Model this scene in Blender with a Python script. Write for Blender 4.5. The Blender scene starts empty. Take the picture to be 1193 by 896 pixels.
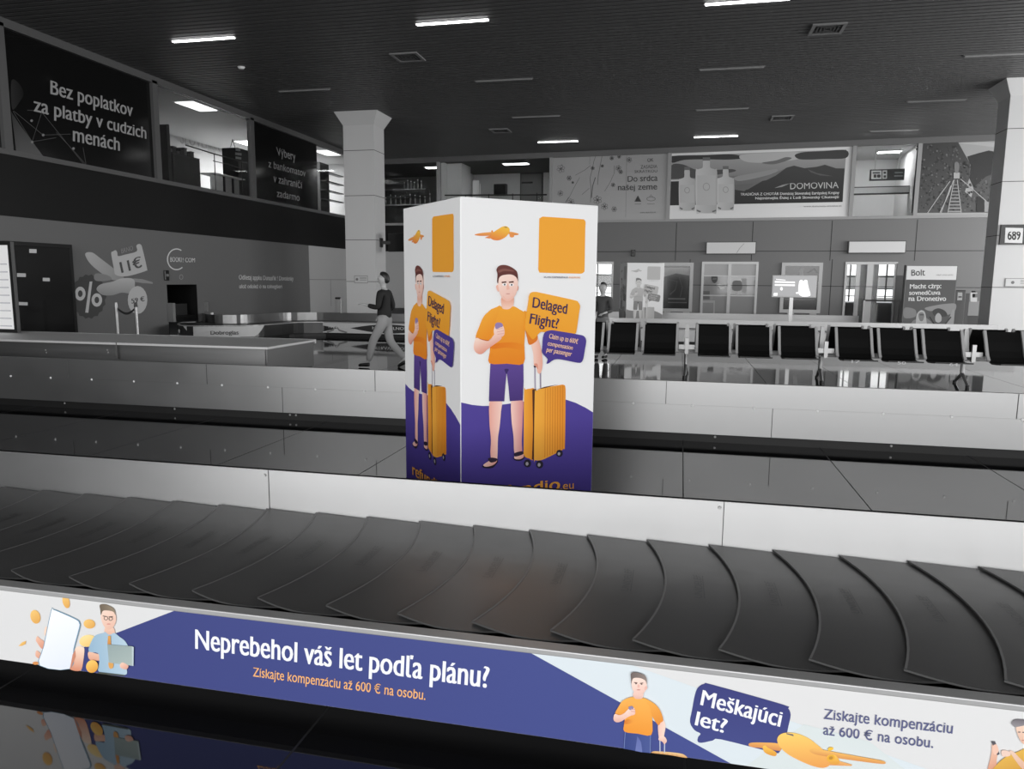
import bpy, bmesh, math, random
from mathutils import Vector, Matrix
from mathutils.geometry import tessellate_polygon
random.seed(7)
sc = bpy.context.scene
COL = sc.collection
R = math.radians
# ------------------------------------------------------------------ camera
FPX, CAMH = 870.0, 1.70
PITCH, ROLL, YAW = R(7.94), R(.476), R(12.645)
def _cam_axes():
    c, s = math.cos(YAW), math.sin(YAW)
    Z = lambda x, y, z: Vector((c*x - s*y, s*x + c*y, z))
    F = Z(0, math.cos(PITCH), -math.sin(PITCH)); U = Z(0, math.sin(PITCH), math.cos(PITCH)); X = Z(1, 0, 0)
    cr, sr = math.cos(ROLL), math.sin(ROLL)
    return cr*X + sr*U, -sr*X + cr*U, F
CX, CU, CF = _cam_axes()
CAM = Vector((0, 0, CAMH))
cd = bpy.data.cameras.new('camera'); cam = bpy.data.objects.new('camera', cd); COL.objects.link(cam)
cd.sensor_fit = 'HORIZONTAL'; cd.sensor_width = 36.0; cd.lens = FPX/1193*36.0; cd.clip_start = .05; cd.clip_end = 300
m = Matrix.Identity(4)
for i in range(3):
    m[i][0], m[i][1], m[i][2], m[i][3] = CX[i], CU[i], -CF[i], CAM[i]
cam.matrix_world = m
sc.camera = cam
# ------------------------------------------------------------------ world, light, exposure
sc.view_settings.view_transform = 'Standard'; sc.view_settings.look = 'None'
sc.view_settings.exposure = 0.0; sc.view_settings.gamma = 1.0; sc.view_settings.use_curve_mapping = False
w = bpy.data.worlds.new('world'); sc.world = w; w.use_nodes = True
w.node_tree.nodes['Background'].inputs[0].default_value = (.95, .97, 1, 1)
w.node_tree.nodes['Background'].inputs[1].default_value = .55
def area(name, loc, rot, sx, sy, power):
    l = bpy.data.lights.new(name, 'AREA'); l.shape = 'RECTANGLE'; l.size = sx; l.size_y = sy; l.energy = power
    o = bpy.data.objects.new(name, l); o.location = loc; o.rotation_euler = rot; COL.objects.link(o); return o
area('daylight_facade', (5, -30, 6.5), (R(90), 0, 0), 60, 13, 15500)
area('side_fill', (16.6, 20, 3.6), (R(90), 0, R(90)), 18, 4.5, 2300)  # added fill from the right, brightens the deep hall

# ------------------------------------------------------------------ materials
def lin(c): return c/12.92 if c <= .04045 else ((c+.055)/1.055)**2.4
def hexc(r, g, b): return (lin(r/255), lin(g/255), lin(b/255))
MATS = {}
def mat(name, col, rough=.5, metal=0, spec=.5, emit=None, estr=0, trans=0, noise=None, bump=None, ior=None, aniso=0):
    if name in MATS: return MATS[name]
    M = bpy.data.materials.new(name); M.use_nodes = True; nt = M.node_tree; b = nt.nodes['Principled BSDF']
    if not isinstance(col, tuple): col = hexc(col, col, col)
    b.inputs['Base Color'].default_value = (*col, 1); b.inputs['Roughness'].default_value = rough
    b.inputs['Metallic'].default_value = metal; b.inputs['Specular IOR Level'].default_value = spec
    if aniso:
        b.inputs['Anisotropic'].default_value = aniso; cv = nt.nodes.new('ShaderNodeCombineXYZ'); cv.inputs[2].default_value = 1; nt.links.new(cv.outputs[0], b.inputs['Tangent'])
    if ior: b.inputs['IOR'].default_value = ior
    if trans: b.inputs['Transmission Weight'].default_value = trans
    if emit:
        b.inputs['Emission Color'].default_value = (*emit, 1); b.inputs['Emission Strength'].default_value = estr
    if noise or bump:
        tc = nt.nodes.new('ShaderNodeTexCoord'); mp = nt.nodes.new('ShaderNodeMapping'); nz = nt.nodes.new('ShaderNodeTexNoise')
        sc3, det, lo, hi = noise or bump
        mp.inputs['Scale'].default_value = sc3; nz.inputs['Scale'].default_value = 1; nz.inputs['Detail'].default_value = det
        nt.links.new(tc.outputs['Object'], mp.inputs[0]); nt.links.new(mp.outputs[0], nz.inputs[0])
        if noise:
            r = nt.nodes.new('ShaderNodeMapRange'); r.inputs['To Min'].default_value = lo; r.inputs['To Max'].default_value = hi
            nt.links.new(nz.outputs[0], r.inputs[0]); nt.links.new(r.outputs[0], b.inputs['Roughness'])
            mx = nt.nodes.new('ShaderNodeMixRGB'); mx.blend_type = 'MULTIPLY'; mx.inputs[0].default_value = .3
            mx.inputs[1].default_value = (*col, 1); nt.links.new(nz.outputs[0], mx.inputs[2]); nt.links.new(mx.outputs[0], b.inputs['Base Color'])
        if bump:
            bp = nt.nodes.new('ShaderNodeBump'); bp.inputs['Strength'].default_value = lo; bp.inputs['Distance'].default_value = hi
            nt.links.new(nz.outputs[0], bp.inputs['Height']); nt.links.new(bp.outputs[0], b.inputs['Normal'])
    MATS[name] = M; return M
# print: ink colours come from the mesh's colour attribute
def ink(name, rough):
    M = bpy.data.materials.new(name); M.use_nodes = True; nt = M.node_tree; b = nt.nodes['Principled BSDF']
    a = nt.nodes.new('ShaderNodeVertexColor'); a.layer_name = 'Col'
    nt.links.new(a.outputs[0], b.inputs['Base Color']); b.inputs['Roughness'].default_value = rough; b.inputs['Specular IOR Level'].default_value = .3
    return M
INK = ink('printed_ink', .45)
INKG = ink('glossy_print', .12)
STEEL = mat('brushed_steel', 192, .4, 1, noise=((1.1, 1, 1.5), 3, .34, .5), aniso=.85)
STEELD = mat('dull_steel', 165, .42, 1, noise=((.7, 3, 14), 2, .38, .5), aniso=.7)
CHROME = mat('satin_metal', 170, .4, .8)
STEELT = mat('steel_top_sheet', 200, .6, .8)
ARMF = mat('seat_side_frame', 190, .35, .2)
ALU = mat('aluminium_trim', 178, .4, .35)
RUB = mat('black_rubber', 78, .4, 0, .6, noise=((2.5, 5, 5), 6, .28, .46))
RUBT = mat('embossed_rubber', 60, .4)
RUBE = mat('rubber_edge_highlight', 125, .5)  # paler tone paints the highlight along each plate's edge
BLACK = mat('black_plinth', 14, .5)
BLK = mat('black_plastic', 18, .35)
SEATM = mat('black_seat_shell', 16, .4, 0, .3)
WHITE = mat('white_board', 240, .4, 0, .3)
WALLW = mat('pale_wall_panel', 190, .5)
COLM = mat('column_cladding', 206, .45)
JOINT = mat('panel_joint', 90, .8)
GREYW = mat('grey_wall_panel', 112, .5)
BAND = mat('black_fascia', 22, .35, 0, .3)
FRAME = mat('window_frame_grey', 96, .4)
FRAMEL = mat('window_frame_light', 150, .4)
GLASS = mat('clear_glass', (.97, .98, .98), 0.0, 0, .5, trans=1, ior=1.15)
DARKG = mat('dark_window_print', 20, .12, 0, .5)
LIT = mat('lit_tube', 255, .5, emit=(1, 1, 1), estr=9)
OFF = mat('unlit_tube', 150, .35)
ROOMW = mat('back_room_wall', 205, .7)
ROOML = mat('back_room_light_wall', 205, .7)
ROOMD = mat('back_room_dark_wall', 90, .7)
DARK = mat('dark_furniture', 40, .5)
PANEL = mat('lit_ceiling_panel', 255, .5, emit=(1, 1, 1), estr=1.6)

# ------------------------------------------------------------------ mesh helpers
class MB:
    def __init__(s): s.v = []; s.f = []; s.mi = []; s.c = None
    def add(s, vs, fs, mi=0):
        n = len(s.v); s.v += [Vector(v) for v in vs]; s.f += [[n+i for i in f] for f in fs]; s.mi += [mi]*len(fs); return s
    def hexa(s, p, mi=0):   # 8 corners: bottom ring, top ring
        return s.add(p, [(3,2,1,0),(4,5,6,7),(0,1,5,4),(1,2,6,5),(2,3,7,6),(3,0,4,7)], mi)
    def box(s, x0, x1, y0, y1, z0, z1, mi=0):
        return s.hexa([(x0,y0,z0),(x1,y0,z0),(x1,y1,z0),(x0,y1,z0),(x0,y0,z1),(x1,y0,z1),(x1,y1,z1),(x0,y1,z1)], mi)
    def pbox(s, P, u0, u1, v0, v1, d0, d1, mi=0):
        return s.hexa([P.P(u0,v0,d1),P.P(u1,v0,d1),P.P(u1,v0,d0),P.P(u0,v0,d0),P.P(u0,v1,d1),P.P(u1,v1,d1),P.P(u1,v1,d0),P.P(u0,v1,d0)], mi)
    def tube(s, p0, p1, r, n=10, mi=0, r1=None):
        p0, p1 = Vector(p0), Vector(p1); d = (p1-p0).normalized(); a = d.orthogonal().normalized(); b = d.cross(a)
        r1 = r if r1 is None else r1; vs = []
        for p, q in ((p0, r), (p1, r1)):
            vs += [p + (a*math.cos(2*math.pi*i/n) + b*math.sin(2*math.pi*i/n))*q for i in range(n)]
        return s.add(vs, [(i,(i+1)%n,n+(i+1)%n,n+i) for i in range(n)] + [tuple(range(n-1,-1,-1)), tuple(range(n,2*n))], mi)
    def prism(s, pts, z0, z1, mi=0):   # plan polygon extruded upwards
        n = len(pts); a = sum(pts[i][0]*pts[(i+1)%n][1]-pts[(i+1)%n][0]*pts[i][1] for i in range(n))
        if a < 0: pts = pts[::-1]
        vs = [(x,y,z0) for x,y in pts] + [(x,y,z1) for x,y in pts]
        tri = tessellate_polygon([[Vector((x,y,0)) for x,y in pts]])
        fs = [(i,(i+1)%n,n+(i+1)%n,n+i) for i in range(n)]
        for t in tri:
            t = list(t); A, B, C = (Vector(pts[i]+(0,)) if len(pts[i]) == 2 else Vector(pts[i]) for i in t)
            if (B-A).cross(C-A).z < 0: t = t[::-1]
            fs.append(tuple(n+i for i in t)); fs.append(tuple(t[::-1]))
        return s.add(vs, fs, mi)
    def ribbon(s, path, z0, z1, th, mi=0):   # upright sheet following a plan path
        L = offset(path, th)
        n = len(path); vs = [(x,y,z0) for x,y in path]+[(x,y,z0) for x,y in L]+[(x,y,z1) for x,y in path]+[(x,y,z1) for x,y in L]
        fs = []
        for i in range(n-1):
            fs += [(i,i+1,2*n+i+1,2*n+i),(n+i+1,n+i,3*n+i,3*n+i+1),(2*n+i,2*n+i+1,3*n+i+1,3*n+i),(i+1,i,n+i,n+i+1)]
        fs += [(0,2*n,3*n,n),(n-1,2*n-1,4*n-1,3*n-1)]
        return s.add(vs, fs, mi)
def offset(path, d):
    out = []
    for i, p in enumerate(path):
        a = Vector(path[max(i-1,0)]); b = Vector(path[min(i+1,len(path)-1)]); t = (b-a).normalized()
        out.append((p[0]-t.y*d, p[1]+t.x*d))
    return out
def wloc(o):
    v = Vector((0,0,0))
    while o is not None: v += Vector(o.location); o = o.parent
    return v
def tag(o, label=None, cat=None, group=None, kind=None):
    if label: o['label'] = label
    if cat: o['category'] = cat
    if group: o['group'] = group
    if kind: o['kind'] = kind
    return o
def thing(name, loc, label, cat, group=None):
    o = bpy.data.objects.new(name, None); o.location = loc; o.empty_display_size = .1; COL.objects.link(o)
    return tag(o, label, cat, group)
def obj(name, mb, mats, *a, **k):
    if isinstance(mb, list):
        for q in mb: o = obj1(name, q, mats, *a, **k)
        return o
    return obj1(name, mb, mats, *a, **k)
def obj1(name, mb, mats, parent=None, label=None, cat=None, group=None, kind=None, smooth=False, bevel=0, base=None):
    me = bpy.data.meshes.new(name); off = wloc(parent) if parent else Vector(base or (0,0,0))
    me.from_pydata([tuple(v-off) for v in mb.v], [], mb.f)
    if mb.c:
        ca = me.color_attributes.new('Col', 'FLOAT_COLOR', 'POINT')
        for i, c in enumerate(mb.c): ca.data[i].color = (*c, 1)
    if not isinstance(mats, (list, tuple)): mats = [mats]
    for x in mats: me.materials.append(x)
    for p, k in zip(me.polygons, mb.mi):
        p.material_index = k; p.use_smooth = smooth
    me.update()
    o = bpy.data.objects.new(name, me); COL.objects.link(o)
    if parent: o.parent = parent
    elif base: o.location = base
    if bevel:
        b = o.modifiers.new('bevel', 'BEVEL'); b.width = bevel; b.segments = 2; b.limit_method = 'ANGLE'; b.angle_limit = R(40)
    return tag(o, label, cat, group, kind)
def copy_tree(o, parent=None):
    c = o.copy(); COL.objects.link(c)
    if parent: c.parent = parent
    for ch in list(o.children): copy_tree(ch, c)
    return c
# a surface in the place: u runs to the viewer's right along it, v is height, n faces the hall
class Plane:
    def __init__(s, O, ang): s.O = Vector(O); s.u = Vector((math.cos(ang), math.sin(ang), 0)); s.n = Vector((s.u.y, -s.u.x, 0))
    def P(s, u, v, d=0): return s.O + s.u*u + Vector((0,0,v)) + s.n*d
    def px(s, x, y):      # where a sight line meets this surface, as (u, v)
        d = CX*((x-596.5)/FPX) - CU*((y-448)/FPX) + CF
        p = CAM + d*(((s.O-CAM).dot(s.n))/d.dot(s.n))
        return ((p-s.O).dot(s.u), p.z-s.O.z)
def onz(x, y, z):
    d = CX*((x-596.5)/FPX) - CU*((y-448)/FPX) + CF
    return CAM + d*((z-CAMH)/d.z)
class Crop:             # reads off positions measured in an enlarged detail
    def __init__(s, P, x, y, k): s.P, s.x, s.y, s.k = P, x, y, k
    def __call__(s, pts): return [s.P.px(s.x+a/s.k, s.y+b/s.k) for a, b in pts]

def smooth_pts(p, sub=4):
    out = []; n = len(p)
    for i in range(n):
        p0, p1, p2, p3 = (Vector(p[(i+k-1) % n]) for k in range(4))
        for j in range(sub):
            t = j/sub
            out.append(tuple(.5*((2*p1)+(p2-p0)*t+(2*p0-5*p1+4*p2-p3)*t*t+(3*p1-p0-3*p2+p3)*t**3)))
    return out
def ell(cx, cy, rx, ry, rot=0, n=20):
    c, s = math.cos(R(rot)), math.sin(R(rot))
    return [(cx+rx*math.cos(2*math.pi*i/n)*c-ry*math.sin(2*math.pi*i/n)*s, cy+rx*math.cos(2*math.pi*i/n)*s+ry*math.sin(2*math.pi*i/n)*c) for i in range(n)]
def stroke(pts, wd):
    a, b = offset(pts, wd/2), offset(pts, -wd/2)
    return a + b[::-1]
# art: list of (uv polygon, colour or (colour0, colour1, angle)) stacked on a surface
def art_mesh(P, shapes, d0=.001, step=.0003, tint=None, mb=None):
    mb = mb or MB(); mb.c = mb.c or []
    for k, (pts, col) in enumerate(shapes):
        d = d0 + step*k
        if isinstance(col[0], (tuple, list)): c0, c1, ang = col; grad = True
        else: c0 = c1 = col; ang = 0; grad = False
        c0, c1 = hexc(*c0), hexc(*c1)
        if tint: c0, c1 = tint(c0), tint(c1)
        bm = bmesh.new()
        tris = tessellate_polygon([[Vector((u,v,0)) for u,v in pts]])
        vs = [bm.verts.new((u,v,0)) for u,v in pts]
        for t in tris:
            try: bm.faces.new([vs[i] for i in t])
            except ValueError: pass
        dv = Vector((math.cos(R(ang)), math.sin(R(ang)), 0))
        ts = [dv.dot(v.co) for v in vs]; lo, hi = min(ts), max(ts); hi = max(hi, lo+1e-6)
        if grad:
            for i in range(1, 8):
                bmesh.ops.bisect_plane(bm, geom=bm.verts[:]+bm.edges[:]+bm.faces[:], plane_co=dv*(lo+(hi-lo)*i/8), plane_no=dv)
        bm.verts.index_update(); n0 = len(mb.v)
        for v in bm.verts:
            t = max(0, min(1, (dv.dot(v.co)-lo)/(hi-lo))); mb.v.append(P.P(v.co.x, v.co.y, d)); mb.c.append(tuple(c0[i]*(1-t)+c1[i]*t for i in range(3)))
        for f in bm.faces:
            idx = [v.index for v in f.verts]
            if f.normal.z < 0 or (f.normal.length == 0): idx = idx[::-1]
            a, b, c = (f.verts[i].co for i in range(3))
            if (b-a).cross(c-a).z < 0: idx = [v.index for v in f.verts][::-1]
            else: idx = [v.index for v in f.verts]
            mb.f.append([n0+i for i in idx]); mb.mi.append(0)
        bm.free()
    return mb
_txt = {}
def glyphs(s, bold):
    if (s, bold) in _txt: return _txt[(s, bold)]
    cu = bpy.data.curves.new('t', 'FONT'); cu.body = s; cu.resolution_u = 3
    o = bpy.data.objects.new('t', cu); COL.objects.link(o)
    bpy.context.view_layer.update()
    ev = o.evaluated_get(bpy.context.evaluated_depsgraph_get()); me = ev.to_mesh()
    r = ([(v.co.x, v.co.y) for v in me.vertices], [list(p.vertices) for p in me.polygons]); ev.to_mesh_clear()
    bpy.data.objects.remove(o); bpy.data.curves.remove(cu); _txt[(s, bold)] = r; return r
CAPH = None
def text_mesh(P, items, d=.004, tint=None, mb=None):
    """items: (string, baseline start uv, baseline end uv, cap top above start uv, colour, bold)"""
    global CAPH
    if CAPH is None: CAPH = max(v[1] for v in glyphs('H', 0)[0])
    XH = max(v[1] for v in glyphs('x', 0)[0]); XT = .76*CAPH
    hi = lambda y: y if y <= 0 else (y*XT/XH if y <= XH else XT + (y-XH)*(CAPH-XT)/(CAPH-XH))   # tall lower case, as in the print
    out = []
    for s, a, b, c, col, bold in items:
        mb = MB(); mb.c = []; out.append(mb)
        vs, fs = glyphs(s, 0); x0 = min(v[0] for v in vs); x1 = max(v[0] for v in vs)
        a, b, c = Vector(a), Vector(b), Vector(c); U = (b-a)/(x1-x0); V = (c-a)/CAPH
        cc = hexc(*col); cc = tint(cc) if tint else cc; n0 = len(mb.v)
        for k, dx in enumerate((0,) if bold <= 0 else (0, -bold*.8, bold*.8)):
            n0 = len(mb.v)
            for x, y in vs:
                q = a+U*(x+dx-x0)+V*hi(y); mb.v.append(P.P(q.x, q.y, d+.00015*k)); mb.c.append(cc)
            for f in fs: mb.f.append([n0+i for i in f]); mb.mi.append(0)
    return out

# ================================================================== the hall
XL = -13.9; CEIL = 6.98
LW = Plane((XL, 0, 0), R(90))
_d = CX*((850-596.5)/FPX) - CU*((305-448)/FPX) + CF
BWO = CAM + _d*(31.2/_d.y); BW = Plane((BWO.x, BWO.y, 0), R(-3.6))
# floor with long narrow joints
fm = bpy.data.materials.new('polished_dark_tile'); fm.use_nodes = True; nt = fm.node_tree; b = nt.nodes['Principled BSDF']
b.inputs['Base Color'].default_value = (.012, .012, .013, 1); b.inputs['Roughness'].default_value = .045; b.inputs['IOR'].default_value = 1.62
tc = nt.nodes.new('ShaderNodeTexCoord'); sx = nt.nodes.new('ShaderNodeSeparateXYZ'); nt.links.new(tc.outputs['Object'], sx.inputs[0])
def mth(op, a, bv):
    n = nt.nodes.new('ShaderNodeMath'); n.operation = op
    for i, v in enumerate((a, bv)):
        if isinstance(v, float): n.inputs[i].default_value = v
        elif v is not None: nt.links.new(v, n.inputs[i])
    return n.outputs[0]
fx = mth('FRACT', mth('DIVIDE', mth('ADD', sx.outputs[0], 139.62), 1.39), None)
line = mth('LESS_THAN', mth('ABSOLUTE', mth('SUBTRACT', fx, .5), None), .0035)
mr = nt.nodes.new('ShaderNodeMapRange'); nt.links.new(line, mr.inputs[0]); mr.inputs['To Min'].default_value = .045; mr.inputs['To Max'].default_value = .7
nt.links.new(mr.outputs[0], b.inputs['Roughness'])
mb = MB().add([(XL-.2,-8,0),(17,-8,0),(17,33.5,0),(XL-.2,33.5,0)], [(0,1,2,3)]); 
obj('floor', mb, fm, kind='structure')
# slatted ceiling
mb = MB(); y = -6.0
while y < 33.2:
    mb.box(XL-.3, 17, y, y+.145, CEIL, CEIL+.05); y += .2
obj('ceiling', mb, mat('ceiling_slat', 92, .5), kind='structure')
obj('ceiling_void', MB().box(XL-.3, 17, -6, 33.4, CEIL+.16, CEIL+.2), mat('ceiling_void_black', 20, .8), kind='structure').name = 'ceiling_backing'
# right-hand side wall with a soffit, out of frame
obj('wall_right', MB().box(16.8, 17, 10, 33.3, 0, 1.2).box(16.8, 17, 10, 33.3, 6, CEIL), GREYW, kind='structure')
# --- left wall: lower panel zone, fascia, glazed strip
uC = 31.65
zb, zs, zt = 2.95, 4.28, 6.87
hy0, hz0 = LW.px(193, 331.5); hy1, hz1 = LW.px(228, 331)
mb = MB(); mb.pbox(LW, -8, hy0, 0, zb, -.2, 0); mb.pbox(LW, hy1, uC, 0, zb, -.2, 0); mb.pbox(LW, hy0, hy1, hz0, zb, -.2, 0)
obj('wall_left', mb, [WALLW], kind='structure')
mb = MB(); mb.pbox(LW, hy0-.1, hy1+.1, 0, hz0+.1, -1.6, -1.5); mb.pbox(LW, hy0-.1, hy0, 0, hz0+.1, -1.5, -.2); mb.pbox(LW, hy1, hy1+.1, 0, hz0+.1, -1.5, -.2); mb.pbox(LW, hy0, hy1, hz0, hz0+.1, -1.5, -.2)
mb.pbox(LW, hy1-.012, hy1, 0, hz0, -.2, .03).pbox(LW, hy0, hy0+.012, 0, hz0, -.2, .03).pbox(LW, hy0, hy1, hz0-.012, hz0, -.2, .03)
obj('trim_30', mb, BLACK, kind='structure')
obj('trim_1', MB().pbox(LW, -8, uC, zb, zs-.05, -.25, .03), BAND, kind='structure')
obj('trim_2', MB().pbox(LW, -8, uC, zs-.06, zs+.05, -.1, .06), FRAME, kind='structure')
obj('trim_3', MB().pbox(LW, -8, uC, zt-.07, CEIL, -.1, .05), FRAME, kind='structure')
# tile joints on the pale part of the wall
mb = MB(); u0 = LW.px(359, 300)[0]
mb.pbox(LW, u0, uC, 1.66, 1.675, 0, .004)
for u in (28.2, 30.0): mb.pbox(LW, u-.006, u+.006, 0.6, 1.66, 0, .004)
obj('trim_4', mb, JOINT, kind='structure')
# --- back wall
SW = BW.px(640, 250)[0]
uL, uR = -16.6, 14.0
zsB, ztB = BW.px(950, 254.2)[1], BW.px(950, 170.6)[1]
uK = BW.px(640, 260)[0]
d1 = (BW.px(818, 305), BW.px(884, 306)); d2 = (BW.px(985, 307), BW.px(1046, 307)); d0 = (BW.px(676, 306), BW.px(715, 306))
DZ = d1[0][1]
mb = MB(); cuts = [(d0[0][0], d0[1][0]), (d1[0][0], d1[1][0]), (d2[0][0], d2[1][0])]; u = uK
for a, b2 in cuts:
    mb.pbox(BW, u, a, 0, DZ, -.2, 0); u = b2
mb.pbox(BW, u, uR, 0, DZ, -.2, 0); mb.pbox(BW, uK, uR, DZ, zsB-.05, -.2, 0)
obj('wall_back', mb, GREYW, kind='structure')
obj('wall_back_left', MB().pbox(BW, uL, uK, 0, zb, -.2, 0), WALLW, kind='structure')
obj('trim_5', MB().pbox(BW, uL, uK, zb, zsB-.05, -.2, .03), BAND, kind='structure')
mb = MB()
for y in (293, 332): 
    v = BW.px(800, y)[1]; mb.pbox(BW, uK, uR, v-.012, v+.012, 0, .004)
for x in (696, 788, 877, 969, 1068):
    u = BW.px(x, 270)[0]; mb.pbox(BW, u-.012, u+.012, DZ+.05, zsB-.1, 0, .004)
for x in (803, 968): 
    u = BW.px(x, 330)[0]; mb.pbox(BW, u-.012, u+.012, 0, DZ+.1, 0, .004)
obj('trim_6', mb, mat('dark_joint', 48, .8), kind='structure')
obj('trim_7', MB().pbox(BW, uL, uR, zsB-.06, zsB+.04, -.1, .07), FRAMEL, kind='structure')
obj('trim_8', MB().pbox(BW, uL, uR, ztB-.05, CEIL, -.1, .05), FRAME, kind='structure')

# ================================================================== ceiling fittings
def tube_light(cx, cy, lit, label, n=[0]):
    t = thing('ceiling_light', (cx, cy, CEIL-.012), label, 'ceiling light', 'recessed ceiling tubes')
    obj('housing', MB().box(cx-.8, cx+.8, cy-.055, cy+.055, CEIL-.012, CEIL+.04), mat('light_housing', 120, .4), t)
    obj('diffuser', MB().box(cx-.77, cx+.77, cy-.042, cy+.042, CEIL-.035, CEIL-.012), LIT if lit else OFF, t, bevel=.01)
LX = (-10.62, -4.83, 1.0, 7.0)
where = {(0,0):'lit white tube in the ceiling above the dark poster wall', (1,0):'lit white tube at the top of the picture above the white display box', (2,0):'lit white tube cut off by the top edge of the picture',
 (0,1):'unlit tube in the ceiling in front of the left column', (1,1):'unlit tube in the ceiling behind the lit tube above the display box', (2,1):'unlit tube just right of centre in the second row of tubes', (3,1):'unlit tube at the far right above the right column, second row',
 (0,2):'unlit tube hidden behind the head of the left column',(1,2):'unlit tube in front of the lit tube above the map poster', (2,2):'unlit tube above the bottle poster, second nearest to it', (3,2):'unlit tube beside the right column head',
 (1,3):'lit white tube near the back wall above the map poster', (2,3):'lit white tube near the back wall above the bottle poster', (3,3):'unlit tube near the back wall above the bridge poster'}
for (i, j), lab in where.items():
    if (i, j) == (0, 2): continue
    tube_light(LX[i], (15.6, 20.2, 24.75, 29.2)[j], (i, j) in ((0,0),(1,0),(2,0),(1,3),(2,3)), lab)
def vent(x, y, label):
    p = onz(x, y, CEIL); cx, cy = p.x, p.y
    t = thing('ceiling_vent', (cx, cy, CEIL-.02), label, 'vent', 'square ceiling vents')
    mb = MB()
    for a, b2, c, d in ((-.34,.34,-.34,-.27),(-.34,.34,.27,.34),(-.34,-.27,-.27,.27),(.27,.34,-.27,.27)): mb.box(cx+a, cx+b2, cy+c, cy+d, CEIL-.03, CEIL+.01)
    obj('frame', mb, mat('vent_frame', 130, .4), t)
    mb = MB()
    for k in range(1, 4):
        r = .27*k/4
        for a, b2, c, d in ((-r-.015,r+.015,-r-.015,-r+.015),(-r-.015,r+.015,r-.015,r+.015),(-r-.015,-r+.015,-r,r),(r-.015,r+.015,-r,r)): mb.box(cx+a, cx+b2, cy+c, cy+d, CEIL-.024, CEIL+.01)
    obj('louvre', mb, mat('vent_louvre', 80, .5), t)
    obj('backing', MB().box(cx-.27, cx+.27, cy-.27, cy+.27, CEIL+.01, CEIL+.02), mat('vent_back', 35, .7), t)
vent(475, 66, 'square ceiling vent below the lit tube above the display box'); vent(964, 33, 'square ceiling vent at upper right near the top of the picture')
vent(583, 152, 'small far ceiling vent above the windows left of the map poster'); vent(911, 137, 'small far ceiling vent above the mountain poster')
p = onz(281, 78, CEIL)
t = thing('smoke_detector', (p.x, p.y, CEIL), 'small round white detector on the ceiling above the left glazing', 'smoke detector')
obj('dome', MB().tube((p.x,p.y,CEIL-.05),(p.x,p.y,CEIL+.005),.06,14,0,.1), WHITE, t)

# ================================================================== columns
def column(x0, x1, y0, y1, name, joints):
    mb = MB(); mb.box(x0, x1, y0, y1, 0, 6.58)
    c = .21
    mb.hexa([(x0,y0,6.58),(x1,y0,6.58),(x1,y1,6.58),(x0,y1,6.58),(x0-c,y0-c,CEIL),(x1+c,y0-c,CEIL),(x1+c,y1+c,CEIL),(x0-c,y1+c,CEIL)])
    o = obj(name, mb, COLM, kind='structure')
    mb = MB()
    for z in joints: mb.box(x0-.003, x1+.003, y0-.003, y1+.003, z-.009, z+.009)
    obj('panel_joint', mb, JOINT, o)
    return o
CLX0, CLX1, CLY = -10.83, -9.78, 23.12
column(CLX0, CLX1, CLY, CLY+.85, 'column_left', (5.8, 4.38, 2.97, 1.62))
CRX, CRY = 8.18, 22.7
column(CRX, CRX+1.15, CRY, CRY+.78, 'column_right', (5.75, 4.4, 3.0, 1.62))
CLP = Plane((0, CLY, 0), 0); CRP = Plane((0, CRY, 0), 0)
def plate_sign(P, x0, y0, x1, y1, label, d=.02):
    (a, v1), (b2, v0) = P.px(x0, y0), P.px(x1, y1)
    t = thing('small_notice', P.P((a+b2)/2, v0, 0), label, 'notice')
    obj('board', MB().pbox(P, a, b2, v0, v1, 0, d), mat('notice_board', 205, .4), t)
    h = v1-v0; wd = b2-a
    fr = []
    for q in ([(a,v0),(b2,v0),(b2,v0+.015),(a,v0+.015)], [(a,v1-.015),(b2,v1-.015),(b2,v1),(a,v1)], [(a,v0),(a+.015,v0),(a+.015,v1),(a,v1)], [(b2-.015,v0),(b2,v0),(b2,v1),(b2-.015,v1)]): fr.append((q, (130,130,130)))
    fr.append((ell(a+wd*.2, v0+h*.5, h*.18, h*.18), (120,120,120)))
    for k in (.35,.55,.7): fr.append(([(a+wd*.4,v0+h*k),(a+wd*.9,v0+h*k),(a+wd*.9,v0+h*k+.02),(a+wd*.4,v0+h*k+.02)], (160,160,160)))
    obj('printing', art_mesh(P, fr, d+.002), INK, t)
plate_sign(CLP, 413, 321, 429, 330, 'small framed notice low on the left column')
plate_sign(CRP, 1171, 324, 1193+22, 334.5, 'small framed notice on the right column below the number sign')
# flight number sign on right column
(a, v1), (b2, v0) = CRP.px(1164, 262), CRP.px(1164+44, 285); a += .03
t = thing('number_sign', CRP.P((a+b2)/2, v0), 'black sign with a white square numbered 689 on the right column', 'sign')
obj('panel', MB().pbox(CRP, a, b2, v0, v1, 0, .08), BLK, t)
pt = CRP.px
q = [pt(1170,265.5), pt(1190.5,266), pt(1189.5,283.5), pt(1169,283)]
obj('white_square', art_mesh(CRP, [(q, (225,225,225))], .083), INK, t)
obj('number', text_mesh(CRP, [('689', pt(1172.5,279.5), pt(1187,279.7), pt(1172.7,270), (15,15,15), .03)], .086), INK, t)
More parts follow.
